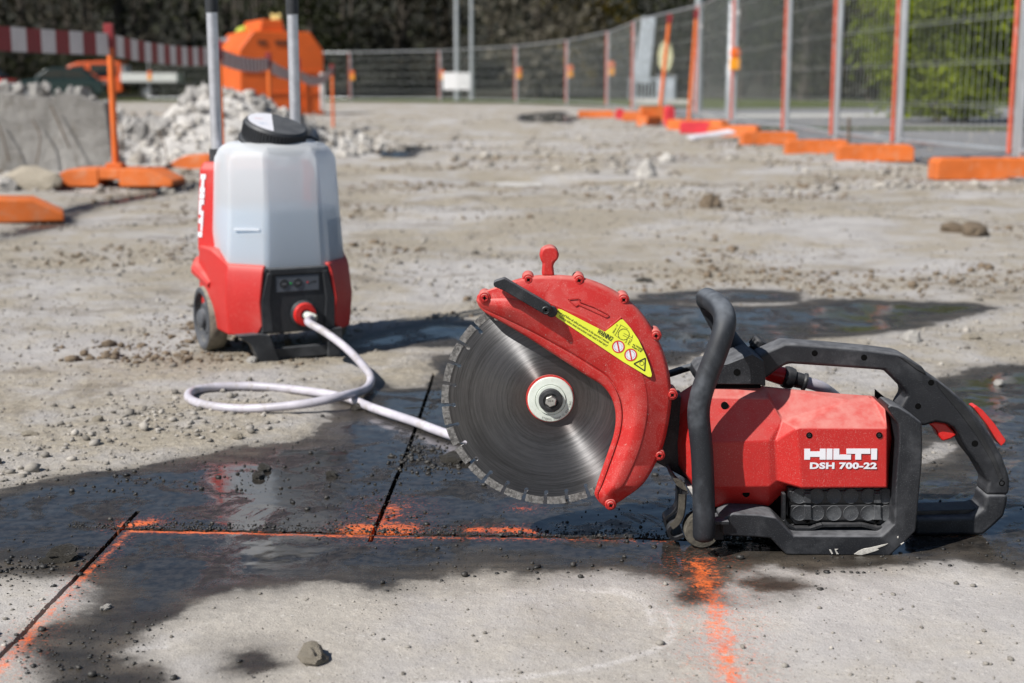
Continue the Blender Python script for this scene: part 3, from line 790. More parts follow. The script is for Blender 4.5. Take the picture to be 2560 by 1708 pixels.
hole(895, 415, YHN, .0042, rear); hole(1160, 438, YHN, .0042, rear); hole(1520, 573, YHN, .0042, rear); hole(1450, 700, YHN, .0042, rear); hole(1755, 900, YHN, .0046, rear); hole(1900, 1113, YHN, .0042, rear, True)
# dark grip inlay and thumb rest
pr('grip_inlay', [(1548,560),(1620,620),(1720,730),(1800,850),(1862,970),(1908,1085),(1890,1098),(1840,985),(1770,868),(1680,745),(1600,650),(1560,600)], C2, YHN - .0012, YHN + .006, BLK2, .0008)
pr('thumb_rest', [(1345,408),(1375,416),(1478,472),(1496,508),(1440,478),(1390,440)], C2, YHN - .002, YHN + .046, BLK2, .001, dz=.006)
pr('trigger', [(1500,790),(1545,782),(1600,792),(1642,830),(1660,856),(1630,876),(1584,890),(1560,860),(1546,830),(1525,808)], C2, YHN + .012, YHN + .036, REDS, .003, 3)
pr('safety_lever', [(1745,704),(1765,697),(1800,722),(1860,790),(1922,880),(1922,892),(1898,916),(1870,880),(1820,800)], C2, YHN + .013, YHN + .035, REDS, .0025, 3)
lower = pr('lower_rail', [(1816,1172),(1938,1172),(1935,1220),(1916,1294),(1862,1345),(1802,1396),(1430,1400),(1430,1300),(1640,1296),(1742,1294),(1800,1245)], C2, YHN - .001, YHN + .050, BLK, .0065, 2)
pr('rail_inner', [(1430,1262),(1600,1258),(1748,1252),(1790,1238),(1748,1290),(1430,1300)], C2, YHN + .012, YHN + .052, BLK2, .001)
# --- base frame
YFR = 1.847
frame = pr('base_frame', [(1282,706),(1304,692),(1345,702),(1404,738),(1472,788),(1476,880),(1474,1000),(1462,1130),(1440,1372),(1372,1440),(1300,1506),(1000,1504),(745,1500),(700,1455),(660,1412),(560,1404),(400,1396),(396,1350),(392,1312),(450,1276),(600,1282),(686,1296),(735,1346),(782,1394),
     (1000,1396),(1256,1396),(1292,1364),(1322,1332),(1330,1120),(1348,900),(1346,800),(1316,758)], C2, YFR, YFR + .055, BLK, .0080, 2)
# dried cement on the frame
mb = MB()
for poly in ([(1330,1150),(1400,1100),(1480,1065),(1560,1052),(1660,1030),(1760,1005),(1860,985),(1800,1020),(1690,1060),(1720,1080),(1640,1110),(1540,1140),(1440,1165)], [(1030,1070),(1090,1070),(1055,1090),(1075,1120),(1100,1150),(1060,1150)], [(945,1080),(975,1080),(1010,1145),(985,1150)], [(1995,880),(2020,870),(2020,905),(2002,905)], [(2050,990),(2110,965),(2060,1010)]):
    mb.prism(XZ(poly, CB, YFR - .0010), YFR - .0010, YFR + .001)
mb.build('cement_smear', MUDW, frame, .0004)
mb = MB(); mb.bar(onY(*C2(350, 1345), YFR + .03), onY(*C2(400, 1345), YFR + .03), .03, .030); mb.bar(onY(*C2(350, 1316), YFR), onY(*C2(430, 1316), YFR), .02, .005); mb.build('frame_hook', BLK, saw, .001)
# underbody core
mb = MB(); mb.prism(XZ([(320,1180),(735,1150),(1320,1140),(1330,700),(1350,900),(1320,1340),(1240,1420),(760,1420),(640,1330),(330,1330)], C2, 1.905), 1.905, 2.02); mb.build('underbody', HOLE, saw)
mb = MB()
for cx in (560, 1180): mb.prism(XZ([(cx-90,1400),(cx+90,1400),(cx+80,1480),(cx-80,1480)], C2, 1.96), 1.96, 2.01)
mb.build('underbody_foot', BLK2, saw)
# --- battery
YBA = 1.878
bat = pr('battery', [(305,120),(1965,120),(1950,610),(1895,672),(1720,700),(1500,650),(800,655),(700,690),(420,690),(330,610)], CB, YBA, YBA + .06, BLK2, .002)
lowp = pr('battery_band', [(350,398),(440,394),(1870,384),(1935,410),(1930,560),(1880,618),(1500,628),(800,632),(400,630),(325,560)], CB, YBA - .0035, YBA + .004, BLK2, .0018, 3, bat)
upp = pr('battery_band', [(330,170),(1955,170),(1945,350),(1860,366),(440,372),(340,350)], CB, YBA - .0035, YBA + .004, BLK2, .0018, 3, bat)
CELL = plastic('cell_plastic', (.030, .032, .036), dust=(.22, .23, .24), speck=.5, patch=.5, top=.5, rough=.42, grain=.5)
for j, cy in enumerate((250, 515)):
    for cx in (485, 752, 1018, 1283, 1550, 1815):
        mb = MB(); p = onY(*CB(cx, cy), YBA - .0035); r = 124 / 6.184 / 1860
        mb.lathe([(r, .001), (r, -.0002), (r - .0004, -.0005), (r - .0008, -.0002), (r - .0011, .0), (0, -.0001)], p, (0, 1, 0), 32); mb.build('cell_boss', CELL, bat)
for x0 in (562, 1642):
    pr('battery_rib', [(x0,402),(x0+105,402),(x0+105,575),(x0+130,620),(x0-20,620),(x0,580)], CB, YBA - .0068, YBA, CELL, .0008, 2, bat)
    pr('battery_rib', [(x0,215),(x0+105,215),(x0+105,362),(x0,362)], CB, YBA - .0068, YBA, CELL, .0008, 2, bat)
for cx in (608, 1678):
    mb = MB(); mb.lathe([(.0034, .002), (.0034, -.0030), (.0022, -.0032), (.0020, -.001), (0, -.001)], onY(*CB(cx, 636), YBA - .002), (0, 1, 0), 16); mb.build('screw', HOLE, bat)
mb = MB(); P = [onY(*CB(*q), YBA - .004) for q in ((238,200),(236,600),(300,690),(400,748),(640,748),(740,715),(830,688),(1440,684),(1540,708),(1650,736),(1830,728))]
for a, b_ in zip(P, P[1:]): mb.bar(a, b_, .0045, .012, up=(0, 1, 0))
mb.build('battery_tray', BLK2, saw, .0006)
# --- front tube handle
def T(cx, cy, Y): return onY(*C2(cx, cy), Y)
path = spline([T(300,1385,1.837), T(299,1200,1.837), T(290,950,1.837), T(272,760,1.837), T(282,655,1.837), T(318,540,1.837), T(368,410,1.838), T(404,300,1.842), T(412,225,1.852), T(388,170,1.875), T(345,135,1.910), T(318,122,1.950), T(318,135,1.985), T(345,190,2.005), T(420,320,2.005), T(510,430,2.000), T(560,470,1.995)], 7)
n_ = len(path); rs = []
for i in range(n_):
    t = i / (n_ - 1); rs.append(.0150 if t < .62 else .0142)
e0 = path[0]; dn = (path[0] - path[1]).normalized()
capp = [e0 + dn * q for q in (.0105, .0098, .0075, .004)]; capr = [.004, .0082, .0125, .0146]
tube_h = MB().tube(capp + path, capr + rs, 20).build('front_handle', RUB, saw, 0, smooth=60)
mb = MB()
for q in (.685, .70, .715, .73):
    i = int(q * n_); d = (path[i + 1] - path[i]).normalized(); mb.lathe([(.0144, -.0012), (.0152, 0), (.0144, .0012)], path[i], d, 24)
mb.build('grip_rib', RUB, saw)
# --- roller wheel and rubber flap, splashed with slurry
wc = onY(*CW(792, 1062), 1.874); wc.z = .0245
mb = MB(); mb.lathe([(0, 0), (.012, 0), (.020, .001), (.0225, .001), (.0245, .004), (.0245, .028), (.0225, .031), (0, .031)], wc, (0, 1, 0), 28); mb.build('roller', MUD, saw)
def sheet_ribbon(mb, pts, f, y0, y1, th):
    P = [Vector((q.x, 0, q.z)) for q in (onY(*f(*p), y0) for p in pts)]; P = spline(P, 4); n = len(P)
    L = []; Rr = []
    for i, p in enumerate(P):
        d = (P[min(i + 1, n - 1)] - P[max(i - 1, 0)]).normalized(); nn = Vector((-d.z, 0, d.x)); L.append(p + nn * th / 2); Rr.append(p - nn * th / 2)
    mb.prism([(q.x, q.z) for q in L + Rr[::-1]], y0, y1)
mb = MB(); sheet_ribbon(mb, [(525,500),(510,700),(480,880),(425,985),(310,1055),(262,1120),(290,1205),(370,1240),(500,1190)], CW, 1.884, 1.945, .0045); flap = mb.build('rubber_flap', BLK2, saw, 0, smooth=50)
mb = MB(); sheet_ribbon(mb, [(418,470),(408,720),(330,840),(215,915),(212,1010),(255,1100)], CW, 1.900, 1.925, .0035); mb.build('rubber_flap', BLK2, saw, 0, smooth=50)
mb = MB(); sheet_ribbon(mb, [(285,195),(345,300),(430,410),(535,500)], CW, 1.886, 1.925, .004); mb.build('flap_bracket', BLK, saw, 0, smooth=50)
mb = MB(); mb.prism(XZ([(335,295),(390,292),(470,330),(540,440),(545,490),(470,455),(385,400)], CW, 1.8825), 1.8825, 1.8845)
sheet_ribbon(mb, [(470,540),(462,740),(440,870),(380,985),(300,1050)], CW, 1.8828, 1.8838, .009); mb.build('mud_crust', MUD, flap, 0, smooth=30)
pr('front_foot', [(560,430),(640,440),(660,640),(590,520)], CW, 1.89, 1.95, plain('pale_metal', (.5, .5, .48), .5), .001)
# --- water valve knob, cable, hose coupling
mb = MB(); ax = Vector((.55, -.1, .8)).normalized(); kp = T(566, 405, 2.0)
mb.lathe([(.009, 0), (.009, .004), (.0125, .006), (.0125, .018), (.0105, .021), (0, .021)], kp, ax, 18); mb.build('valve_knob', BLK2, saw, .0006)
mb = MB(); kp2 = kp + ax * .012
for q in range(12):
    a = q * math.pi / 6; u_ = ax.cross(Vector((0, 1, 0))).normalized(); w_ = ax.cross(u_); d = u_ * math.cos(a) + w_ * math.sin(a); mb.bar(kp2 + d * .0127 - ax * .005, kp2 + d * .0127 + ax * .005, .0022)
mb.build('knob_rib', BLK2, saw)
mb = MB(); mb.tube(spline([T(60,540,1.99), T(125,522,1.985), T(220,492,1.98), T(300,478,1.97), T(420,500,1.96)], 6), .0052, 12); mb.build('control_cable', RUB, saw)
YQ = 2.035
p0, p1 = T(632, 515, YQ), T(905, 585, YQ); ax = (p1 - p0).normalized(); Lq = (p1 - p0).length
mb = MB(); mb.lathe([(.010, 0), (.012, .004), (.0135, Lq * .33), (.0120, Lq * .36)], p0, ax, 28); mb.build('coupling_sleeve', REDS, saw)
mb = MB(); mb.lathe([(.0120, Lq * .34), (.0155, Lq * .35), (.0165, Lq * .40), (.0165, Lq * .46), (.0150, Lq * .54), (.0118, Lq * .57), (.0112, Lq * .72), (.0132, Lq * .75), (.0132, Lq * .79), (.0090, Lq * .80)], p0, ax, 28); mb.build('hose_coupling', BLK2, saw)
saw_hose_end = p0 + ax * Lq * .76
ORG = Vector((0, 0, 0))

# ------------------------------------------------------------------ water tank trolley
TY = 3.385
tc = G(700, 880); TX = (700 - 1280) / FPX * (TY * math.cos(PITCH) + .5 * math.sin(PITCH))
TR = R(27)
tank = thing('water_tank', 'white translucent water tank in red shell on two wheels with pull handle', 'water tank', (TX, TY, 0), TR)
TRED = plastic('tank_red', (.46, .020, .018), dust=(.60, .30, .26), speck=.2, patch=.30, top=.35, rough=.45, grain=.1, sc=.4)
TBLK = plastic('tank_black', (.022, .024, .028), dust=(.20, .21, .22), speck=.2, patch=.40, top=.35, rough=.5, grain=.1, sc=.5)
# translucent polyethylene
m = NT('translucent_white')
p = m.bsdf((.86, .88, .90), .45, spec=.35)
tl = m.n.new('ShaderNodeBsdfTranslucent'); tl.inputs[0].default_value = (.86, .90, .95, 1)
tp = m.n.new('ShaderNodeBsdfTransparent'); tp.inputs[0].default_value = (.92, .95, .98, 1)
x1 = m.n.new('ShaderNodeMixShader'); x1.inputs[0].default_value = .45; m.L(p.outputs[0], x1.inputs[1]); m.L(tl.outputs[0], x1.inputs[2])
x2 = m.n.new('ShaderNodeMixShader'); x2.inputs[0].default_value = .27; m.L(x1.outputs[0], x2.inputs[1]); m.L(tp.outputs[0], x2.inputs[2])
HDPE = m.done(x2)
WATERM = plain('tank_water', (.10, .24, .38), .25, var=.05)
def loft(name, rings, mat, parent, bevel=0, seg=2, cap=True, smooth=30):
    mb = MB(); n = len(rings[0]); vs = [p for r in rings for p in r]; fs = []
    for i in range(len(rings) - 1):
        for k in range(n): fs.append((i * n + k, i * n + (k + 1) % n, (i + 1) * n + (k + 1) % n, (i + 1) * n + k))
    if cap: fs.append(tuple(range(n))[::-1]); fs.append(tuple((len(rings) - 1) * n + k for k in range(n)))
    return mb.add(vs, fs).build(name, mat, parent, bevel, seg, smooth, org=(0, 0, 0))
def plan(hf, yf, hs, ys, yb, z, hb=None):     # eight-sided plan, front at yf
    hb = hb if hb is not None else hs * .8
    return [(-hf, yf, z), (hf, yf, z), (hs, ys, z), (hs, yb * .6, z), (hb, yb, z), (-hb, yb, z), (-hs, yb * .6, z), (-hs, ys, z)]
# clear container
cont = loft('container', [plan(.066, -.118, .136, -.060, .115, .150), plan(.070, -.128, .144, -.066, .125, .215), plan(.066, -.122, .136, -.062, .125, .340), plan(.062, -.114, .130, -.058, .122, .462), plan(.055, -.104, .116, -.052, .112, .486), plan(.045, -.085, .095, -.040, .092, .499)], HDPE, tank, .010, 3)
loft('water', [plan(.058, -.108, .128, -.053, .108, .16), plan(.061, -.119, .135, -.058, .117, .215), plan(.057, -.112, .127, -.054, .116, .348)], WATERM, tank)
mb = MB(); mb.bar((-.128, -.0775, .304), (-.080, -.1145, .304), .004, .006); mb.build('moulded_mark', HDPE, tank, org=(0, 0, 0))
# red shell: left and right cheeks, high at the back
def cheek(s):
    def rg(pts): return [(s * x, y, z) for x, y, z in pts]
    out = [ # outer line (x, y) per height, from the front edge to the back
        rg([(.098, -.128, .060), (.150, -.072, .058), (.158, .030, .062), (.156, .100, .075), (.130, .150, .075)]),
        rg([(.088, -.140, .085), (.152, -.076, .085), (.162, .030, .090), (.160, .110, .095), (.130, .152, .095)]),
        rg([(.092, -.142, .140), (.156, -.078, .140), (.166, .030, .140), (.164, .118, .145), (.132, .155, .145)]),
        rg([(.082, -.138, .205), (.150, -.074, .207), (.162, .020, .222), (.164, .118, .215), (.132, .158, .215)]),
        rg([(.076, -.133, .2215), (.146, -.070, .224), (.160, .012, .250), (.162, .112, .250), (.132, .156, .250)]),
    ]
    inn = [[(p[0] * .86, p[1] * .86, p[2] + (.002 if k == 4 else 0)) for p in r] for k, r in enumerate(out)]
    mb = MB(); n = 5
    for grp, flip in ((out, 0), (inn, 1)):
        vs = [p for r in grp for p in r]; fs = []
        for i in range(4):
            for k in range(4): fs.append((i * n + k, i * n + k + 1, (i + 1) * n + k + 1, (i + 1) * n + k))
        mb.add(vs, fs)
    B = 25
    for i in range(4): mb.f.append((i * n, (i + 1) * n, B + (i + 1) * n, B + i * n)); mb.m.append(0); mb.f.append((i * n + 4, B + i * n + 4, B + (i + 1) * n + 4, (i + 1) * n + 4)); mb.m.append(0)
    for k in range(4): mb.f.append((20 + k, 21 + k, B + 21 + k, B + 20 + k)); mb.m.append(0); mb.f.append((k, B + k, B + k + 1, k + 1)); mb.m.append(0)
    o = mb.build('shell_side', TRED, tank, 0, smooth=0, org=(0, 0, 0))
    bm = bmesh.new(); bm.from_mesh(o.data); bmesh.ops.recalc_face_normals(bm, faces=bm.faces); bm.to_mesh(o.data); bm.free()
    o.data.polygons.foreach_set('use_smooth', [True] * len(o.data.polygons))
    b = o.modifiers.new('bevel', 'BEVEL'); b.width = .005; b.segments = 3; b.limit_method = 'ANGLE'; b.angle_limit = R(18); b.harden_normals = True
    return o
cheek(1); lc = cheek(-1)
for s in (-1, 1):                               # upright back wings
    mb = MB(); rings = []
    for z, yf, xo in ((.235, .010, .160), (.30, .062, .158), (.36, .072, .154), (.430, .084, .148), (.448, .090, .138)):
        rings.append([(s * (xo - .028), yf, z), (s * (xo + .003), .125, z), (s * .128, .160, z), (s * .105, .160, z), (s * .105, .128, z), (s * (xo - .040), yf + .014, z)])
    o = loft('shell_wing', rings, TRED, tank, 0, smooth=0)
    bm = bmesh.new(); bm.from_mesh(o.data); bmesh.ops.recalc_face_normals(bm, faces=bm.faces); bm.to_mesh(o.data); bm.free()
    o.data.polygons.foreach_set('use_smooth', [True] * len(o.data.polygons))
    b = o.modifiers.new('bevel', 'BEVEL'); b.width = .005; b.segments = 3; b.limit_method = 'ANGLE'; b.angle_limit = R(18); b.harden_normals = True
    if s < 0:                                   # upright brand lettering, read bottom to top
        mb = MB(); x0, x1, y0, y1 = 278, 1925, 382, 627
        def wing_pt(z, t):                      # point on the outer face, t from the back corner to the front edge
            zs = [(.235, .010, .160), (.30, .062, .158), (.36, .072, .154), (.430, .084, .148)]
            for (za, ya, xa), (zb, yb_, xb) in zip(zs, zs[1:]):
                if za <= z <= zb:
                    k_ = (z - za) / (zb - za); yf_ = ya + (yb_ - ya) * k_; xo_ = xa + (xb - xa) * k_
            bk = Vector((-(xo_ + .003), .125, z)); fr = Vector((-(xo_ - .028), yf_, z)); d_ = (fr - bk).normalized()
            return bk + d_ * t + Vector((d_.y, -d_.x, 0)) * -1 * 0, Vector((d_.y, -d_.x, 0))
        for g in LET:
            def q(pp, off):
                t = (pp[0] - x0) / (x1 - x0); v = (pp[1] - y0) / (y1 - y0)
                P_, n_o = wing_pt(.420 - .150 * t, .007 + .015 * (1 - v))
                if n_o.x > 0: n_o = -n_o
                P_ = P_ + n_o * (.0030 + off); return tuple(P_)
            n = len(g); vs = [q(pp, 0) for pp in g] + [q(pp, -.008) for pp in g]
            mb.add(vs, [tuple(range(n)), tuple(range(n, 2 * n))[::-1]] + [(i, (i + 1) % n, n + (i + 1) % n, n + i) for i in range(n)])
        mb.build('brand_lettering', WHITEP, o, smooth=0, org=(0, 0, 0))
    mb = MB(); mb.tube([(s * .150, .150, .205), (s * .166, .110, .192), (s * .160, .020, .165)], [.017, .019, .010], 10); mb.build('shell_rib', TRED, tank, org=(0, 0, 0))
mb = MB(); mb.prism([(-.130, .075), (.130, .075), (.130, .43), (-.130, .43)], .128, .150); mb.build('back_panel', TRED, tank, .004, org=(0, 0, 0))
# front panel, recess, display, socket
def panel(name, pts, y0, y1, mat, bevel, parent=tank): return MB().prism(pts, y0, y1).build(name, mat, parent, bevel, 2, org=(0, 0, 0))
fp = panel('front_panel', [(-.090, .064), (.090, .064), (.092, .140), (.078, .216), (-.078, .216), (-.092, .140)], -.134, -.06, TBLK, .004)
for s in (-1, 1): panel('panel_edge', [(s * .062, .068), (s * .088, .068), (s * .089, .140), (s * .072, .205), (s * .060, .205), (s * .068, .140)], -.1395, -.13, TBLK, .002)
panel('panel_edge', [(-.068, .200), (.068, .200), (.068, .214), (-.068, .214)], -.1385, -.13, TBLK, .002)
disp = panel('display', [(-.052, .160), (.052, .160), (.052, .197), (-.052, .197)], -.1365, -.13, plain('display_grey', (.085, .095, .115), .4, var=.05), .001)
for x, t in ((-.033, 'ON'), (.000, 'OFF')):
    mb = MB(); mb.lathe([(.0105, 0), (.0105, -.0015), (0, -.0018)], (x, -.1365, .179), (0, 1, 0), 24); bt = mb.build('button', TBLK, disp, org=(0, 0, 0))
    mb = MB(); put_text(mb, t, (x - .005, -.1386, .1765), (x + .005, -.1386, .1765), .0045, bold=.02); mb.build('lettering', plain('grey_print', (.25, .25, .27), .5), disp, smooth=0, org=(0, 0, 0))
for x, c_ in ((-.0165, (.02, .45, .08)), (.024, (.6, .02, .03))):
    mb = MB(); mb.lathe([(.0022, 0), (.0022, -.001), (0, -.0013)], (x, -.1365, .179), (0, 1, 0), 10); mb.build('indicator', plain('indicator', c_, .3), disp, org=(0, 0, 0))
mb = MB(); put_text(mb, 'LOW', (.031, -.1367, .177), (.046, -.1367, .177), .005, bold=.03); mb.build('lettering', INKB, disp, smooth=0, org=(0, 0, 0))
SOC = Vector((.012, -.134, .106))
mb = MB(); mb.lathe([(.031, 0), (.031, -.010), (.027, -.013)], SOC, (0, 1, 0), 36); mb.build('socket_ring', TBLK, tank, org=(0, 0, 0))
mb = MB(); mb.lathe([(.0275, 0), (.0275, -.014), (.0245, -.019), (.013, -.020), (.0115, -.012), (0, -.012)], SOC, (0, 1, 0), 36); mb.build('socket', REDS, tank, org=(0, 0, 0))
sd = Vector((.62, -.68, -.38)).normalized()
mb = MB(); mb.lathe([(.010, 0), (.0115, .022), (.0105, .030)], SOC + Vector((0, -.010, 0)), sd, 18); mb.build('hose_sleeve', PALE, tank, org=(0, 0, 0))
# feet and cross plate
panel('foot', [(-.098, .068), (-.150, .068), (-.118, .044), (-.098, 0), (-.052, 0), (-.074, .064)], -.150, -.118, TBLK, .002)
panel('foot', [(.066, .068), (.104, .068), (.104, .020), (.098, 0), (.068, 0)], -.145, -.105, TBLK, .002)
panel('foot_bar', [(-.075, .004), (.075, .004), (.075, .030), (-.075, .030)], -.138, -.126, TBLK, .002)
mb = MB(); mb.box((0, .02, .066), (.24, .22, .012)); mb.build('base_plate', TBLK, tank, .002, org=(0, 0, 0))
# wheels
TYRE = plain('dusty_tyre', (.20, .185, .150), .9, var=.35, scale=50, bumps=.4)
RIMM = plastic('wheel_grey', (.050, .054, .062), dust=(.22, .23, .25), speck=.2, patch=.5, top=.4, rough=.6, sc=.4)
WRAD = .078
for s in (-1, 1):
    c_ = Vector((s * .170, .075, WRAD)); ax = Vector((s, 0, 0))
    mb = MB(); mb.lathe([(.060, -.045), (.074, -.042), (.078, -.034), (.078, -.004), (.074, .003), (.066, .005), (.062, .003), (.060, -.010)], c_, ax, 48); wh = mb.build('wheel', TYRE, tank, org=(0, 0, 0))
    mb = MB(); mb.lathe([(.0745, .0032), (.067, .0058), (.062, .004), (.060, -.010), (.044, -.013), (.036, -.004), (.024, -.003), (.022, .006), (.014, .012), (0, .013)], c_, ax, 40); mb.build('rim', RIMM, wh, org=(0, 0, 0))
mb = MB(); mb.tube([(-.17, .075, WRAD), (.17, .075, WRAD)], .008, 10); mb.build('axle', TBLK, tank, org=(0, 0, 0))
# pull handle
ALU = plain('brushed_aluminium', (.62, .62, .66), .38, .75, var=.1, scale=40)
for s in (-1, 1):
    mb = MB(); mb.tube([(s * .100, .150, .10), (s * .100, .150, .80)], .0135, 18); mb.build('handle_tube', ALU, tank, org=(0, 0, 0))
    mb = MB(); mb.tube([(s * .100, .150, .42), (s * .100, .150, .478)], .0185, 16); mb.build('tube_clamp', TBLK, tank, org=(0, 0, 0))
    mb = MB(); mb.tube([(s * .100, .150, .80), (s * .100, .150, .95)], .0155, 16); mb.build('tube_cap', TBLK, tank, org=(0, 0, 0))
mb = MB(); mb.tube([(-.115, .150, .955), (.115, .150, .955)], .016, 16); mb.build('grip', TBLK, tank, org=(0, 0, 0))
# screw cap with strap
ca = Vector((.12, -.34, 1)).normalized(); cc = Vector((-.012, -.012, .494))
mb = MB(); mb.lathe([(.080, 0), (.080, .005), (.072, .006), (.072, .010), (.0735, .012), (.0735, .044), (.069, .050), (0, .051)], cc, ca, 60); cap = mb.build('cap', TBLK, tank, org=(0, 0, 0))
mb = MB(); u_ = ca.cross(Vector((0, 1, 0))).normalized(); w_ = ca.cross(u_)
for k in range(60):
    a = k * math.pi / 30; d = u_ * math.cos(a) + w_ * math.sin(a); mb.bar(cc + d * .0738 + ca * .014, cc + d * .0738 + ca * .042, .003, .002)
mb.build('cap_rib', TBLK, cap, smooth=0, org=(0, 0, 0))
mb = MB(); e1 = (Vector((1, 0, 0)) - ca * ca.x).normalized(); e2 = ca.cross(e1); n = 20
pts = [cc + ca * .0516 + (e1 * math.cos(a) + e2 * math.sin(a)) * .066 for a in [R(82) + R(166) * k / n for k in range(n + 1)]]
mb.add(pts, [tuple(range(n + 1))]); stc = mb.build('cap_sticker', WHITEP, cap, smooth=0, org=(0, 0, 0))
mb = MB(); cq = cc + ca * .0519 - e1 * .034
put_text(mb, 'max', cq - e1 * .012 + e2 * .018, cq + e1 * .008 + e2 * .018, .006, nrm=ca); mb.build('lettering', REDP, stc, smooth=0, org=(0, 0, 0))
mb = MB(); put_text(mb, '10 L', cq - e1 * .010 - e2 * .016, cq + e1 * .010 - e2 * .016, .007, nrm=ca, bold=.02); mb.build('lettering', plain('blue_print', (.05, .22, .40), .5), stc, smooth=0, org=(0, 0, 0))
mb = MB(); a_ = cc + e1 * .074 + ca * .003
mb.bar(a_, a_ + e1 * .042 - ca * .006, .030, .006, up=ca); mb.tube(spline([a_ + e1 * .004 + ca * .02, a_ + e1 * .022 + ca * .022, a_ + e1 * .038 + ca * .012, a_ + e1 * .042 - ca * .002], 5), .004, 8); mb.build('cap_strap', TBLK, cap, .001, org=(0, 0, 0))

# ------------------------------------------------------------------ white hose from tank to saw
HOSEM = plain('white_hose', (.46, .44, .49), .40, var=.16, scale=16, dirt=((.27, .24, .195), .8), spec=.35)
bpy.context.view_layer.update()
TM = Matrix.Translation((TX, TY, 0)) @ Matrix.Rotation(TR, 4, 'Z')
hp = SOC + Vector((0, -.010, 0)) + sd * .020
h0 = TM @ hp; h1 = TM @ (hp + sd * .05)
HR = .0088
pts = [h0] + [onY(*K(*q[:2]), q[2]) for q in ((708, 740, 3.185), (745, 762, 3.15), (792, 797, 3.10))] + [G5(x, y, HR + dz) for x, y, dz in ((832, 838, .030), (851, 868, .010), (838, 893, .004), (790, 908, .020), (700, 927, .012), (580, 938, .001), (500, 934, .001), (446, 922, .001), (432, 908, .001), (450, 895, .001), (510, 887, .001), (600, 887, .001), (700, 897, .001), (790, 912, .001), (860, 938, .001), (950, 968, .001), (1040, 1000, .001), (1200, 1035, .001), (1400, 1050, .001), (1600, 1040, .001), (1760, 1010, .001), (1900, 985, .02))]
hb = saw_hose_end
pts = pts[:-2] + [T(1250, 1000, 2.16), T(1120, 800, 2.13), T(1030, 675, 2.09), T(940, 603, 2.05), hb]
hose = MB().tube(spline(pts, 9), HR, 14).build('water_hose', HOSEM, None, 0, smooth=60)
props(hose, 'white water hose looping on the ground between tank and saw', 'hose')

# ------------------------------------------------------------------ stones and grit
ICO_V = None
def ico():
    bm = bmesh.new(); bmesh.ops.create_icosphere(bm, subdivisions=1, radius=1.0)
    v = np.array([q.co[:] for q in bm.verts]); f = np.array([[q.index for q in t.verts] for t in bm.faces]); bm.free(); return v, f
IV, IF = ico()
m = NT('gravel')
tn = m.attr('tint')
c = m.mix(tn, (.115, .105, .092), (.43, .40, .36)); c = m.mix(m.ramp(m.noise(300, 3), .4, .7, 0, .35), c, (.16, .14, .11))
GRAV = m.done(m.bsdf(c, .9, normal=m.bump(m.noise(500, 3), .4, .001)))
m = NT('wet_grit')
c = m.mix(m.attr('tint'), (.010, .010, .010), (.060, .055, .048))
GRIT = m.done(m.bsdf(c, .55, normal=m.bump(m.noise(600, 3), .5, .001)))
m = NT('clod')
c = m.mix(m.ramp(m.noise(40, 5, .65), .35, .7), (.29, .25, .19), (.50, .45, .37))
CLOD = m.done(m.bsdf(c, .95, normal=m.bump(m.noise(120, 5, .7), .9, .006)))
m = NT('pale_stone')
c = m.mix(m.ramp(m.noise(30, 5, .65), .35, .7), (.36, .34, .31), (.52, .50, .47))
PSTONE = m.done(m.bsdf(c, .9, normal=m.bump(m.noise(100, 5, .7), .8, .005)))
m = NT('wet_clod')
c = m.mix(m.ramp(m.noise(90, 5, .65), .35, .7), (.020, .019, .017), (.085, .075, .058))
WCLOD = m.done(m.bsdf(c, .35, normal=m.bump(m.noise(160, 5, .7), .9, .004)))
CLODB = plain('earth_clod', (.17, .13, .09), .95, var=.4, scale=40, bumps=.9)
def scatter(name, xs, ys, sizes, mat, seed, tint, sink=.25, flat=(.45, .8)):
    rg = np.random.default_rng(seed); n = len(xs); nv = len(IV)
    S = sizes[:, None, None] * np.stack([rg.uniform(.7, 1.3, n), rg.uniform(.7, 1.2, n), rg.uniform(*flat, n)], -1)[:, None, :]
    V = IV[None] * (1 + rg.uniform(-.28, .28, (n, nv, 1)))
    a = rg.uniform(0, 6.28, n)[:, None]; V = V * S
    Xr = V[..., 0] * np.cos(a) - V[..., 1] * np.sin(a); Yr = V[..., 0] * np.sin(a) + V[..., 1] * np.cos(a)
    zz = ground_h(xs, ys) + S[:, 0, 2] * (1 - sink * 2)
    P_ = np.stack([Xr + xs[:, None], Yr + ys[:, None], V[..., 2] + zz[:, None]], -1).reshape(-1, 3)
    F_ = (IF[None] + (np.arange(n) * nv)[:, None, None]).reshape(-1, 3)
    o = np_mesh(name, P_, F_, mat); attr(o, 'tint', np.repeat(tint, nv)); return o
rg = np.random.default_rng(11)
def sample(n, y0, y1, power=1.6):           # visible wedge, denser near the camera
    t = rg.uniform(0, 1, n) ** power; y = y0 + (y1 - y0) * t; x = rg.uniform(-1, 1, n) * (.40 * y + .12); return x, y
x, y = sample(70000, 1.36, 9.0, 1.8); w_ = wet_at(x, y)
keep = (w_ < -.01) & (fbm(x * 3.2, y * 2.2, 71, 3) + rg.uniform(-.22, .22, len(x)) > .47) & ~((y < 1.95) & (rg.uniform(0, 1, len(x)) < .72)); x, y = x[keep], y[keep]
sz = np.clip(rg.lognormal(-6.55, .62, len(x)), .0009, .0110) * (1 + y * .05) * np.where(y < 1.95, .70, 1)
xa, ya = sample(9000, 2.0, 7.5, 1.2); ka = (wet_at(xa, ya) < -.015) & (fbm(xa * 2.6, ya * 2.2, 371, 3) > .57); xa, ya = xa[ka], ya[ka]
x = np.concatenate([x, xa]); y = np.concatenate([y, ya]); sz = np.concatenate([sz, np.clip(rg.lognormal(-5.35, .42, len(xa)), .0025, .013)])
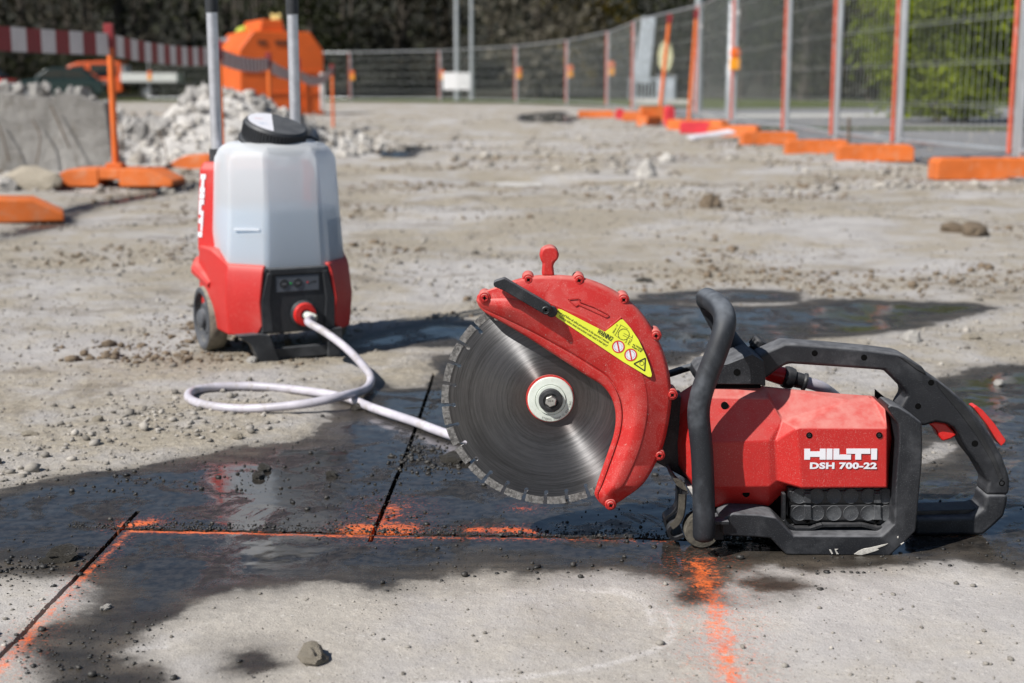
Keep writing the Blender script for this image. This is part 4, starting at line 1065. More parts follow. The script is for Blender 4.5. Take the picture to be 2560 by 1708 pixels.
props(scatter('gravel', x, y, sz, GRAV, 3, np.clip(rg.normal(.44, .25, len(x)), 0, 1)), 'loose grey gravel scattered over the dry concrete', 'gravel', kind='stuff')
x, y = sample(16000, 1.36, 3.6, 1.3); w_ = wet_at(x, y)
keep = (w_ > -.02) & (fbm(x * 4.5, y * 4.5, 171, 3) + rg.uniform(-.2, .2, len(x)) > .55); x, y = x[keep], y[keep]
sz = np.clip(rg.lognormal(-6.65, .55, len(x)), .0008, .0060)
n = 420; cl_ = np.array([G5(*q)[:2] for q in ((985, 1030), (960, 1045), (1030, 1062), (1000, 1075), (925, 1058), (60, 1300), (150, 1290))])[rg.integers(0, 7, n)]
xm, ym = cl_[:, 0] + rg.normal(0, .020, n), cl_[:, 1] + rg.normal(0, .030, n)
x = np.concatenate([x, xm]); y = np.concatenate([y, ym]); sz = np.concatenate([sz, np.clip(rg.lognormal(-6.3, .5, n), .001, .0060)])
# crumbs thrown up along the cuts
n = 1700; t = rg.uniform(0, 1, n); cxs = PHa.x + (PHb.x + .25 - PHa.x) * t; off = np.abs(rg.normal(0, .016, n)); x2 = cxs; y2 = PHa.y + KH * (cxs - PHa.x) + .004 + off * 1.2
n = 260; t = rg.uniform(0, 1, n); x3 = P2a.x + (P2b.x - P2a.x) * t + rg.normal(.006, .010, n); y3 = P2a.y + (P2b.y - P2a.y) * t
x = np.concatenate([x, x2, x3]); y = np.concatenate([y, y2, y3]); sz = np.concatenate([sz, np.clip(rg.lognormal(-6.85, .5, len(x2) + len(x3)), .0007, .0042)])
props(scatter('wet_grit', x, y, sz, GRIT, 4, np.clip(rg.beta(1.2, 2.6, len(x)), 0, 1)), 'black wet grit and crumbs lying in the slurry along the cuts', 'grit', kind='stuff')
x, y = sample(9000, 8.5, 34, 1.2); keep = fbm(x * 1.2, y * .7, 271, 3) > .50; x, y = x[keep], y[keep]
props(scatter('gravel', x, y, np.clip(rg.lognormal(-4.3, .55, len(x)), .006, .05), GRAV, 5, np.clip(rg.normal(.6, .25, len(x)), 0, 1)), 'coarse rubble bits strewn over the far part of the site', 'gravel', kind='stuff')

x, y = sample(26000, 3.2, 16, 1.3); kd = (wet_at(x, y) < -.02) & (fbm(x * 1.3, y * 1.5, 471, 4) + rg.uniform(-.05, .05, len(x)) > .565); x, y = x[kd], y[kd]
props(scatter('dirt_crumbs', x, y, np.clip(rg.lognormal(-5.3, .55, len(x)), .0025, .022) * (.7 + y * .06), CLODB, 8, np.zeros(len(x))), 'brown earth crumbs lying in patches on the middle of the site', 'dirt', kind='stuff')
def stone(name, label, cat, pos, size, mat, seed, group=None, sub=3, flat=.75, rough=.28, sink=.15, elong=1.0):
    rr = random.Random(seed); bm = bmesh.new(); bmesh.ops.create_icosphere(bm, subdivisions=sub, radius=1.0)
    from mathutils import noise as mn
    o_ = Vector((rr.uniform(0, 90), rr.uniform(0, 90), rr.uniform(0, 90)))
    for v in bm.verts:
        d = v.co.normalized(); k = 1 + rough * 1.3 * mn.noise(d * 1.1 + o_) + rough * .7 * mn.noise(d * 2.6 + o_) + rough * .35 * mn.noise(d * 6 + o_)
        v.co = Vector((d.x * k * elong, d.y * k * .85, max(d.z * k * flat, -.45 * flat)))
    me = bpy.data.meshes.new(name); bm.to_mesh(me); bm.free(); me.materials.append(mat)
    me.polygons.foreach_set('use_smooth', [True] * len(me.polygons)); me.set_sharp_from_angle(angle=R(30))
    o = bpy.data.objects.new(name, me); C.objects.link(o)
    gz = float(ground_h(pos[0], pos[1])[0]); o.location = (pos[0], pos[1], gz + size * flat * (.45 - sink)); o.scale = (size,) * 3; o.rotation_euler.z = rr.uniform(0, 6.28)
    if label: props(o, label, cat, group)
    return o
def st5(x, y, *a, **k): return G5(x, y)
stone('stone', 'fist-sized tan stone on the dry slab at the bottom edge', 'stone', G5(717, 1520), .0195, CLOD, 1, rough=.34, elong=1.1)
stone('mud_clod', 'dark wet clod left of the slanting saw cut', 'clod', G5(140, 1283), .0190, WCLOD, 2, rough=.4, flat=.6, elong=1.2)
stone('mud_clod', 'brown earth clod standing alone behind the saw handle', 'clod', G5(1629, 482), .058, CLODB, 3, flat=.95, rough=.35)
stone('mud_clod', 'large dark clod of the pair at the right edge', 'clod', G5(2236, 545), .062, CLODB, 4, flat=.72, elong=1.1)
stone('mud_clod', 'smaller tan clod of the pair at the right edge', 'clod', G5(2186, 540), .058, CLODB, 5, flat=.55)
stone('stone', 'white stone on the dry ground above the rear handle', 'stone', G5(2090, 784), .026, PSTONE, 6)
stone('stone', 'grey stone half sunk right of the white stone', 'stone', G5(2228, 778), .024, CLOD, 7, flat=.5)
stone('stone', 'small stone in the dark wet patch at the right edge', 'stone', G5(2292, 884), .013, PSTONE, 8)
stone('stone', 'grey stone beside the saw hose coupling, behind the top handle', 'stone', G5(1978, 838), .016, CLOD, 9)
stone('stone', 'tan stone lying in front of the left tank foot', 'stone', G5(578, 835), .014, PSTONE, 10)
stone('stone', 'dark pebble on the dry ground behind the blade guard', 'stone', G5(1478, 650), .022, WCLOD, 11, flat=.5, elong=1.3)
stone('stone', 'small pale pebble on the dark stain beside the left cut', 'stone', G5(243, 1398), .0058, PSTONE, 12, elong=1.4)
stone('stone', 'dark pebble near the left edge, level with the hose loop', 'stone', G5(225, 967), .0125, CLOD, 13)
stone('stone', 'flat brown pebble below the loop at the left', 'stone', G5(68, 998), .012, CLOD, 14, flat=.5, elong=1.3)
stone('stone', 'wet stone touching the hose where it crosses itself', 'stone', G5(818, 940), .0125, WCLOD, 15)
stone('stone', 'tan pebble between hose loop and spill edge', 'stone', G5(545, 1010), .010, CLOD, 16)
stone('mud_clod', 'upper of two wet clods in the middle of the puddle', 'clod', G5(606, 1080), .0120, WCLOD, 17, elong=1.2)
stone('mud_clod', 'lower of two wet clods in the middle of the puddle', 'clod', G5(594, 1098), .0115, WCLOD, 18)
stone('mud_clod', 'wet clod near the middle cut in the puddle', 'clod', G5(762, 1092), .0100, WCLOD, 19)
stone('mud_clod', 'wet muddy lump right of the middle cut, nearest the blade', 'clod', G5(1045, 1058), .020, WCLOD, 20, flat=.6, elong=1.5)
stone('stone', 'boulder-sized tan rock at the left beside the orange foot', 'rock', G5(70, 436), .15, CLOD, 21, flat=.75, elong=1.3)
stone('stone', 'pale rock cut by the left edge above the near orange foot', 'rock', G5(2, 440), .09, PSTONE, 22)
stone('stone', 'white stone on far ground just above the lone clod, standing tall', 'rock', G5(1483, 402), .075, PSTONE, 23, flat=1.1)
stone('stone', 'white stone on far ground, right of the tall one', 'rock', G5(1530, 372), .075, PSTONE, 24)
stone('stone', 'dark stone right of the tank on the bright ground', 'stone', G5(1135, 592), .02, CLOD, 25, flat=.5)

# ------------------------------------------------------------------ barrier posts, feet and striped tape
ORM = plain('orange_plastic', (.66, .130, .015), .55, var=.12, scale=5, dirt=((.45, .30, .2), .35))
ORM2 = plain('orange_foot_plastic', (.60, .135, .020), .65, var=.15, scale=4, dirt=((.45, .32, .22), .45))
TW = plain('tape_white', (.62, .58, .58), .5, var=.08); TRD = plain('tape_red', (.23, .018, .022), .5, var=.1)
def barrier_foot(name, label, x, y, rz, sc=1.0, group='orange barrier feet'):
    o = thing(name, label, 'barrier stand', (x, y, float(ground_h(x, y)[0]) - .004), rz, group)
    mb = MB()                                       # long bevelled block with carrying notch and raised socket
    for s in (-1, 1): mb.prism([(s * .40 * sc, 0), (s * .40 * sc, .035), (s * .26 * sc, .105), (s * .065 * sc, .112), (s * .065 * sc, 0)], -.16 * sc, .16 * sc)
    mb.prism([(-.066 * sc, .045), (.066 * sc, .045), (.066 * sc, .110), (-.066 * sc, .110)], -.155 * sc, .155 * sc)
    mb.build('body', ORM2, o, .008, org=(0, 0, 0))
    MB().box((0, 0, .125), (.10 * sc, .10 * sc, .03)).build('socket', ORM2, o, .005, org=(0, 0, 0))
    return o
def barrier_post(label, x, y, h, lean=0.0, w=.042):
    z = float(ground_h(x, y)[0])
    o = thing('barrier_post', label, 'post', (x, y, z + .03), 0, 'orange barrier posts')
    o.rotation_euler = (0, lean, 0)
    mb = MB(); mb.tube([(0, 0, 0), (0, 0, h)], w / 2, 14); mb.build('pole', ORM, o, 0, org=(0, 0, 0))
    MB().box((0, -.01, h - .07), (w * 1.3, w * 1.2, .15)).build('tape_bracket', TRD, o, .004, org=(0, 0, 0))
    return o
def PP(px, Y): return (px - 1280) / FPX * (Y * math.cos(PITCH) + .5 * math.sin(PITCH))
posts = [(-60, 6.9), (290, 9.05), (556, 11.4), (677, 15.0), (750, 18.5), (833, 22.5)]
pl = ['', 'orange barrier post standing alone left of the water tank', 'orange barrier post right behind the left handle tube', 'orange barrier post between the two handle tubes', 'orange barrier post hidden behind the right handle tube', 'thin orange barrier post at the far end of the tape']
fl_ = ['orange barrier foot cut by the left edge of the picture', 'orange barrier foot with notch under the lone left post', 'orange barrier foot showing just left of the water tank', 'orange barrier foot behind the tank cap strap', 'orange barrier foot hidden behind the tank shoulder', 'small orange barrier foot at the far end of the tape']
tops = []
for i, (px, Y_) in enumerate(posts):
    x_ = PP(px, Y_); (barrier_foot('barrier_stand', fl_[i], x_, Y_, R(-6 if i else 18) + (R(4) if i % 2 else 0)) if i < 5 else None)
    if i: barrier_post(pl[i], x_, Y_, .96)
    tops.append(Vector((x_, Y_, .955 if i else .94)))
def tape(a, b, label, h, sag, block, twist=0.0):
    n = max(8, int((b - a).length / block)); mb = MB(); d = (b - a); nn = Vector((-d.y, d.x, 0)).normalized() * .0015
    n += n % 2
    for i in range(n):
        q = []
        for t in (i / n, (i + 1) / n):
            p = a + d * t; p.z -= 4 * sag * t * (1 - t); tw = math.sin(t * 9) * twist; off = Vector((-d.y, d.x, 0)).normalized() * tw * h
            q.append((p, p + off * .5 - Vector((0, 0, h * (1 - abs(tw) * .4)))))
        (p0, l0), (p1, l1) = q
        mb.add([p0 - nn, p1 - nn, l1 - nn, l0 - nn, p0 + nn, p1 + nn, l1 + nn, l0 + nn], [(0, 1, 2, 3), (7, 6, 5, 4), (0, 4, 5, 1), (3, 2, 6, 7)], i % 2)
    o = mb.build('barrier_tape', [TRD, TW], None, 0, smooth=0)
    props(o, label, 'barrier tape', 'striped barrier tape spans'); return o
f_ = Vector((0, -.03, 0))
tape(tops[0] + f_ + Vector((-.9, -1.0, .06)), tops[1] + f_, 'red and white barrier tape running in from the left edge', .135, .015, .135)
tape(tops[1] + f_, tops[2] + f_ + Vector((0, 0, -.02)), 'red and white barrier tape right of the lone post, ending at the left tube', .135, .03, .135)
tape(tops[2] + f_ + Vector((0, 0, -.02)), tops[3] + f_ + Vector((0, 0, -.03)), 'striped tape crossing the orange skip, left part', .13, .04, .15, .08)
tape(tops[3] + f_ + Vector((0, 0, -.03)), tops[4] + f_ + Vector((0, 0, -.10)), 'striped tape crossing the orange skip, middle part by the right tube', .13, .05, .15, .10)
tape(tops[4] + f_ + Vector((0, 0, -.10)), tops[5] + f_ + Vector((0, 0, -.02)), 'sagging striped tape at the right corner of the orange skip', .13, .12, .15, .12)

# ------------------------------------------------------------------ broken slab and rubble heap at the left
m = NT('broken_concrete')
c = m.mix(m.ramp(m.noise(5, 6, .65), .3, .7), (.40, .385, .365), (.60, .58, .55)); c = m.mix(m.ramp(m.noise(18, 5, .7), .55, .75, 0, .6), c, (.22, .19, .15))
BROK = m.done(m.bsdf(c, .92, normal=m.bump(m.noise(40, 6, .7), .9, .02)))
def heap_h(x, y):
    a = np.exp(-((x + 2.75) / .85) ** 2 - ((y - 13.9) / 1.45) ** 2) * .60
    b_ = np.exp(-((x + 4.1) / 1.0) ** 2 - ((y - 13.2) / 1.5) ** 2) * .48
    c_ = np.exp(-((x + 1.85) / .55) ** 2 - ((y - 14.6) / 1.7) ** 2) * .15
    d_ = np.exp(-((x + 6.0) / 2.0) ** 2 - ((y - 14.5) / 2.4) ** 2) * .50
    return np.maximum(np.maximum(a, b_), np.maximum(c_, d_))
hx, hy = np.meshgrid(np.linspace(-9, .2, 170), np.linspace(9.2, 19, 130)); hz = heap_h(hx, hy)
hz = hz + (fbm(hx * 4, hy * 4, 5, 4) - .5) * .22 * np.clip(hz * 5, 0, 1) - .035
ii = np.arange(hx.size).reshape(hx.shape)
heap = np_mesh('rubble_heap', np.stack([hx, hy, hz], -1).reshape(-1, 3), np.stack([ii[:-1, :-1], ii[:-1, 1:], ii[1:, 1:], ii[1:, :-1]], -1).reshape(-1, 4), BROK)
props(heap, 'pale crushed concrete debris heaped behind the barrier tape', 'rubble', kind='stuff')
rg = np.random.default_rng(77); n = 9000
x = rg.uniform(-8.5, -.2, n); y = rg.uniform(9.6, 18, n); hh = heap_h(x, y); k = hh > .035; x, y, hh = x[k], y[k], hh[k]; n = len(x)
s = np.clip(rg.lognormal(-3.75, .65, n), .008, .085); nv = len(IV)
V = IV[None] * (1 + rg.uniform(-.35, .35, (n, nv, 1))) * s[:, None, None] * rg.uniform(.6, 1.3, (n, 1, 3))
V = V + np.stack([x, y, hh - .03 + (fbm(x * 4, y * 4, 5, 4) - .5) * .22 * np.clip(hh * 5, 0, 1)], -1)[:, None]
rub = np_mesh('rubble_bits', V.reshape(-1, 3), (IF[None] + (np.arange(n) * nv)[:, None, None]).reshape(-1, 3), BROK)
attr(rub, 'tint', np.repeat(np.clip(rg.normal(.60, .30, n), 0, 1), nv)); props(rub, 'loose pieces of crushed concrete covering the heap', 'rubble', kind='stuff')
m = NT('rubble_mix')
c = m.mix(m.attr('tint'), (.20, .18, .155), (.54, .52, .49)); c = m.mix(m.ramp(m.noise(20, 4, .6), .45, .7, 0, .5), c, (.33, .29, .24))
RUBM = m.done(m.bsdf(c, .95, normal=m.bump(m.noise(60, 5, .7), .8, .01)))
rub.data.materials[0] = RUBM
chunk_src = []
for q in range(6):
    rr = random.Random(300 + q); bm = bmesh.new(); bmesh.ops.create_cube(bm, size=1.6); bmesh.ops.subdivide_edges(bm, edges=bm.edges, cuts=2, use_grid_fill=True)
    for v in bm.verts: v.co = v.co.lerp(v.co.normalized(), .12) + Vector((rr.uniform(-.2, .2), rr.uniform(-.2, .2), rr.uniform(-.2, .2)))
    me = bpy.data.meshes.new('rubble_chunk'); bm.to_mesh(me); bm.free(); me.materials.append(BROK); chunk_src.append(me)
rr = random.Random(9); cnt = 0
while cnt < 70:
    x, y = rr.uniform(-5.6, -.6), rr.uniform(10.4, 14.2); h_ = float(heap_h(np.array([x]), np.array([y]))[0])
    if h_ < .05: continue
    o = bpy.data.objects.new('rubble_chunk', chunk_src[cnt % 6]); C.objects.link(o); s = rr.uniform(.03, .14) * (1.2 if h_ > .2 else .7)
    o.location = (x, y, h_ - .01); o.scale = (s, s * rr.uniform(.6, 1), s * rr.uniform(.5, .9)); o.rotation_euler = (rr.uniform(0, 6), rr.uniform(0, 6), rr.uniform(0, 6))
    props(o, 'angular lump of broken concrete on the rubble heap behind the tape', 'rubble chunk', 'rubble chunks on the heap'); cnt += 1
# upright broken slab
sl = thing('concrete_slab', 'broken upright concrete slab with rough top edge behind the lone post', 'concrete slab', (-3.95, 10.75, 0), R(4))
rr = random.Random(2); top = [(-1.6 + .1 * i, .585 + rr.uniform(-.035, .035) - max(0, i - 23) * .05) for i in range(26)]
mb = MB().prism([(-1.6, -.1), (.95, -.1)] + top[::-1], 0, .32); 
m = NT('slab_concrete')
c = m.mix(m.ramp(m.noise(3, 6, .7, dist=.6), .35, .65), (.25, .24, .225), (.42, .405, .385)); c = m.mix(m.ramp(m.noise(9, 6, .7, stretch=(1.4, 1, .6)), .52, .66, 0, .6), c, (.20, .175, .145))
SLABM = m.done(m.bsdf(c, .95, normal=m.bump(m.noise(14, 7, .75), 1.0, .06)))
o = mb.build('slab', SLABM, sl, .012, org=(0, 0, 0))
for q in range(26):
    tx = -1.5 + q * .092; oc = bpy.data.objects.new('rubble_chunk', chunk_src[q % 6]); C.objects.link(oc); s = rr.uniform(.022, .075)
    pz = .585 - max(0, (tx + 1.6) * 10 - 23) * .05
    oc.location = Matrix.Translation((-3.95, 10.75, 0)) @ Matrix.Rotation(R(4), 4, 'Z') @ Vector((tx, rr.uniform(.05, .28), pz + s * .25)); oc.scale = (s, s * .8, s * .7); oc.rotation_euler = (rr.uniform(0, 6), rr.uniform(0, 6), rr.uniform(0, 6))
    props(oc, 'small concrete lump lying on the top edge of the upright slab', 'rubble chunk', 'rubble chunks on the slab')

mb = MB(); mb.prism([(-.92, .02), (-.90, .02), (-.915, .50), (-.93, .50)], -.006, .01); mb.build('crack', plain('crack_dark', (.12, .11, .10), .9), sl, org=(0, 0, 0))
for q in range(5):
    mb = MB(); a = Vector((rr.uniform(-.3, 1.3), -.05, rr.uniform(.25, .5))); mb.tube(spline([a, a + Vector((.05, -.02, -.12)), a + Vector((.02 + rr.uniform(0, .12), -.05, -.32))], 4), .006, 6); mb.build('rebar', plain('rusty_steel', (.12, .085, .06), .8), sl, org=(0, 0, 0))

# ------------------------------------------------------------------ mesh fence
GALV = plain('galvanised_tube', (.42, .44, .46), .45, .55, var=.12, scale=3)
WIRE = plain('fence_wire', (.30, .32, .31), .5, .3)
FRED = plain('faded_red_tube', (.52, .105, .06), .55, var=.2, scale=4, dirt=((.55, .42, .40), .5))
LAMPO = plain('amber_lens', (.75, .30, .02), .25, var=.1); LAMPR = plain('lamp_orange', (.72, .14, .02), .4)
FX = [(4.35, 7.6), (3.56, 10.1), (3.30, 12.25), (3.18, 14.1), (3.17, 16.6), (3.24, 21.0), (3.36, 26.0), (2.70, 32.0), (2.52, 38.0), (1.72, 45.0), (.16, 51.0), (-2.85, 57.5), (-6.75, 60.5), (-11.5, 61.5), (-15.6, 62.0)]
NTH = ['first', 'second', 'third', 'fourth', 'fifth', 'sixth', 'seventh', 'eighth', 'ninth', 'tenth', 'eleventh', 'twelfth', 'thirteenth', 'fourteenth', 'fifteenth', 'sixteenth']
def gz(x, y): return float(ground_h(x, y)[0])
for i, (a, b_) in enumerate(zip(FX, FX[1:])):
    A = Vector((a[0], a[1], 0)); B = Vector((b_[0], b_[1], 0)); d = B - A; L = d.length; z0 = gz((a[0] + b_[0]) / 2, (a[1] + b_[1]) / 2) + .06
    o = thing('mesh_fence', f'galvanised mesh fence, {NTH[i]} along the fence counted from the right edge', 'fence', (A.x, A.y, z0), math.atan2(d.y, d.x), 'mesh fences around the site')
    Hf = 2.0; e = .03
    mb = MB(); mb.tube([(e, 0, 0), (e, 0, Hf)], .021, 10); mb.build('post', GALV, o, org=(0, 0, 0))
    mb = MB(); mb.tube([(L - e, 0, 0), (L - e, 0, Hf)], .021, 10); mb.build('post', GALV, o, org=(0, 0, 0))
    mb = MB(); mb.tube([(e + .02, .038, .10), (e + .02, .038, Hf - .02)], .0175, 8); mb.build('red_strip', FRED, o, org=(0, 0, 0))
    for nm, z in (('top_rail', Hf - .01), ('bottom_rail', .12)):
        mb = MB(); mb.tube([(e, 0, z), (L - e, 0, z)], .017, 8); mb.build(nm, GALV, o, org=(0, 0, 0))
    mb = MB(); sp = .105; w = .0034; nx = int((L - .1) / sp)
    for k in range(1, nx): mb.bar((.05 + k * sp, 0, .12), (.05 + k * sp, 0, Hf), w, w)
    for z in (.42, .74, 1.06, 1.38, 1.70):
        mb.bar((e, .004, z), (L - e, .004, z), w * 1.5, w * 1.5); mb.bar((e, .006, z + .028), (L - e, .006, z + .028), w, w)
    wm_ = mb.build('wire_mesh', WIRE, o, smooth=0, org=(0, 0, 0)); wm_['kind'] = 'stuff'
    mb = MB(); mb.box((0, -.01, 1.62), (.13, .05, .07)); mb.build('clamp', plain('clamp_white', (.55, .52, .52), .5) if i == 0 else bpy.data.materials['clamp_white'], o, .006, org=(0, 0, 0))
# fence feet
def fence_foot(label, x, y, L_, rz, mat=ORM2, z=0, h=.125, w=.20, group='orange fence feet'):
    o = thing('ballast_block', label, 'fence weight', (x, y, gz(x, y) + z), rz, group)
    mb = MB(); mb.prism([(-L_ / 2, 0), (L_ / 2, 0), (L_ / 2, h * .8), (L_ / 2 - .04, h), (-L_ / 2 + .03, h), (-L_ / 2, h * .85)], -w / 2, w / 2); mb.build('body', mat, o, .010, org=(0, 0, 0))
    for s in (-.22, .06, .2):
      mb = MB(); mb.lathe([(.028, 0), (.028, .004), (.02, .004), (.02, .001), (0, .001)], (s * L_, 0, h), (0, 0, 1), 14)
      mb.build('post_hole', plain('foot_hole', (.10, .03, .01), .8) if 'foot_hole' not in bpy.data.materials else bpy.data.materials['foot_hole'], o, org=(0, 0, 0))
    return o
fence_foot('long orange fence foot at the right edge, nearest of all', 3.33, 9.95, .82, R(2), h=.15)
fence_foot('orange fence foot second from the right edge', 3.02, 11.95, .62, R(-3), h=.14)
fence_foot('orange fence foot third from the right edge', 2.92, 13.75, .60, R(-2), h=.14)
fence_foot('orange fence foot fourth from the right edge', 2.80, 15.7, .60, R(3), h=.14)
fence_foot('orange fence foot under the white board', 2.72, 17.6, .62, R(-25), h=.14)
fence_foot('orange fence foot behind the red block, lying askew', 2.66, 20.6, .95, R(-42), h=.15)
fence_foot('orange fence foot at the left end of the stacked feet', 2.42, 26.2, .8, R(-12), h=.14)
fence_foot('orange fence foot on top of the small stack by the fence bend', 2.46, 24.6, .55, R(8), z=.15, h=.15)
fence_foot('orange fence foot at the bottom of the small stack by the fence bend', 2.34, 24.5, .6, R(60), h=.15)
fence_foot('left of the two far orange fence feet lying in line', 1.72, 29.6, .72, R(-3), h=.14)
fence_foot('right of the two far orange fence feet lying in line', 2.48, 29.4, .78, R(-4), h=.13)
REDB = plain('red_block_plastic', (.60, .035, .050), .5, var=.12)
fence_foot('red plastic block in front of the orange feet', 2.50, 19.6, .42, R(-8), mat=REDB, h=.16, group=None)
fence_foot('small red plastic block standing on end by the leaning post', 2.62, 24.0, .14, R(10), mat=REDB, h=.33, group=None)
fence_foot('dark red block at the foot of the leaning orange post', 2.10, 28.0, .16, 0, mat=REDB, h=.20, group=None)
barrier_post('leaning orange post by the bend of the fence', PP(1648, 27.5), 27.5, 1.95, R(5), .07)
barrier_post('orange post standing beside the grey mast', PP(1722, 25.0), 25.0, 1.9, R(3), .06)
bo_ = thing('white_board', 'white board lying slanted over an orange fence foot', 'board', (2.36, 17.0, .04), R(22))
bo_.rotation_euler = (R(8), R(-7), R(20)); MB().box((0, 0, .03), (.56, .16, .03)).build('plank', plain('board_white', (.60, .58, .62), .5), bo_, .004, org=(0, 0, 0)); MB().box((-.22, -.02, -.01), (.08, .10, .05)).build('end_block', bpy.data.materials['board_white'], bo_, .004, org=(0, 0, 0))
st_ = thing('survey_stake', 'thin rusty stake stuck in the ground behind the near fence feet', 'stake', (PP(2123, 13.6), 13.6, 0)); mb = MB(); mb.tube([(0, 0, -.05), (-.01, 0, .34)], .014, 8); mb.build('rod', bpy.data.materials['rusty_steel'], st_, org=(0, 0, 0))
# warning lamps on the fence
for i, nm in ((8, 'first'), (9, 'second'), (10, 'third'), (11, 'fourth'), (12, 'fifth'), (14, 'last')):
    x, y = FX[i]; o = thing('warning_lamp', f'amber warning lamp on the far fence, {nm} counted from the right bend', 'lamp', (x + .09, y - .07, 1.02), 0, 'amber warning lamps on the fence')
    MB().box((0, 0, 0), (.17, .10, .20)).build('battery_box', LAMPO, o, .02, org=(0, 0, 0)); mb = MB(); mb.lathe([(.0, -.045), (.085, -.03), (.095, 0), (.085, .03), (0, .045)], (0, 0, .19), (0, 1, 0), 20); mb.build('lens', LAMPR, o, org=(0, 0, 0))
x, y = FX[5]; o = thing('warning_lamp', 'amber warning lamp on the near double post', 'lamp', (x - .02, y - .08, .95), 0, 'amber warning lamps on the fence')
MB().box((0, 0, 0), (.15, .09, .17)).build('battery_box', LAMPO, o, .02, org=(0, 0, 0)); mb = MB(); mb.lathe([(.0, -.045), (.075, -.03), (.08, 0), (.075, .03), (0, .045)], (0, 0, .16), (0, 1, 0), 20); mb.build('lens', LAMPR, o, org=(0, 0, 0))
# white sign on the far fence
sg_ = thing('fence_sign', 'blank white rectangular sign hung on the far fence', 'sign', (PP(1142, 56), 56, .52)); MB().prism([(-.53, 0), (.53, 0), (.53, .66), (-.53, .66)], -.02, .01).build('board', plain('sign_white', (.72, .72, .72), .5, var=.03), sg_, .02, org=(0, 0, 0))

# ------------------------------------------------------------------ masts, cabinet, railing, oval board behind the fence
def mast(label, px, Y_, h, r, lean=0.0):
    x = PP(px, Y_); o = thing('lamp_post', label, 'lamp post', (x, Y_, .05), 0, 'grey masts'); o.rotation_euler = (0, lean, 0)
    mb = MB(); mb.tube([(0, 0, 0), (0, 0, .9), (0, 0, .92), (0, 0, h)], [r * 1.25, r * 1.25, r, r * .7], 14); mb.build('shaft', GALV, o, org=(0, 0, 0))
    mb = MB(); mb.tube(spline([(0, 0, h - .02), (.1, 0, h + .25), (.5, 0, h + .4), (1.0, 0, h + .42)], 4), r * .5, 8); mb.build('arm', GALV, o, org=(0, 0, 0))
    MB().box((1.2, 0, h + .40), (.6, .22, .12)).build('lantern', GALV, o, .03, org=(0, 0, 0))
mast('left of the two tall grey lamp posts behind the white sign', 1143, 63, 8, .115); mast('right of the two tall grey lamp posts, beside the white sign', 1180, 64, 8, .10)
mast('grey lamp post rising beside the orange post at the fence bend', 1742, 33, 7, .10)
mast('thin grey lamp post next to the red double post', 1822, 22.5, 6, .052)
lp_ = thing('leaning_pillar', 'thick pale grey pillar leaning to the right behind the fence', 'pillar', (PP(1602, 47), 47, .75)); lp_.rotation_euler = (0, R(6), 0)
MB().prism([(-.26, 0), (.26, 0), (.22, 2.1), (-.22, 2.1)], -.15, .15).build('shaft', plain('pale_grey_paint', (.42, .46, .50), .5), lp_, .03, org=(0, 0, 0))
cb = thing('grey_cabinet', 'pale grey switch cabinet right of the leaning pillar', 'cabinet', (PP(1665, 45), 45, .1)); MB().box((0, 0, .42), (.55, .35, .85)).build('body', bpy.data.materials['pale_grey_paint'], cb, .02, org=(0, 0, 0)); MB().box((0, 0, .87), (.62, .42, .05)).build('roof', GALV, cb, .01, org=(0, 0, 0)); MB().box((0, -.18, .42), (.44, .02, .66)).build('door', bpy.data.materials['pale_grey_paint'], cb, .004, org=(0, 0, 0))
rl = thing('low_railing', 'low pale railing with upright bars under the leaning pillar', 'railing', (PP(1578, 46), 46, .25))
for z in (.02, .62): mb = MB(); mb.bar((-.1, 0, z), (1.1, 0, z), .05); mb.build('rail', bpy.data.materials['pale_grey_paint'], rl, org=(0, 0, 0))
for k in range(11): mb = MB(); mb.bar((-.08 + k * .115, 0, .02), (-.08 + k * .115, 0, .62), .03); mb.build('bar', bpy.data.materials['pale_grey_paint'], rl, org=(0, 0, 0))
wl = thing('low_wall', 'low pale concrete kerb wall below the railing', 'wall', (PP(1580, 44), 44, .08)); mb = MB(); mb.prism([(0, 0), (1.9, 0), (1.9, .16), (.2, .20), (0, .16)], 0, .4); mb.build('kerb', CONC_L, wl, .02, org=(0, 0, 0))
ov = thing('oval_board', 'pale yellow oval board behind the leaning orange post', 'sign', (PP(1661, 40), 40, 1.0)); n = 28
MB().prism([(.20 * math.cos(2 * math.pi * k / n), .42 * math.sin(2 * math.pi * k / n) + .45) for k in range(n)], -.02, .02).build('board', plain('pale_yellow', (.62, .60, .36), .5), ov, .005, org=(0, 0, 0)); mb = MB(); mb.tube([(0, .03, -.9), (0, .03, .5)], .03, 8); mb.build('pole', GALV, ov, org=(0, 0, 0))

# ------------------------------------------------------------------ orange skip
SKM = plain('skip_orange', (.62, .105, .011), .48, var=.10, scale=1.5, dirt=((.30, .08, .03), .3))
sk = thing('skip_container', 'large orange skip container with sloping roof edges and closed lid', 'skip', (PP(705, 33.0), 33.0, 0), R(25))
prof = [(-.95, .14), (-.75, 0), (1.02, 0), (1.02, 1.45), (.72, 1.86), (-.60, 1.88), (-.95, 1.45)]
body = MB().prism(prof, 0, 2.4).build('body', SKM, sk, .03, org=(0, 0, 0))
MB().prism([(-.42, 1.87), (.18, 1.87), (.12, 2.14), (-.36, 2.14)], .2, 1.7).build('lid_box', SKM, sk, .03, org=(0, 0, 0))
for z in (.98, .50): MB().box((.03, -.012, z), (1.9, .03, .05)).build('rib', SKM, sk, .008, org=(0, 0, 0))
for x_ in (.55, .30): MB().box((x_, -.02, .45), (.035, .05, .62)).build('stay', SKM, sk, .006, org=(0, 0, 0))
MB().box((.96, -.03, .52), (.10, .06, .86)).build('edge_marker', plain('reflector_white', (.6, .58, .56), .4), sk, .008, org=(0, 0, 0))
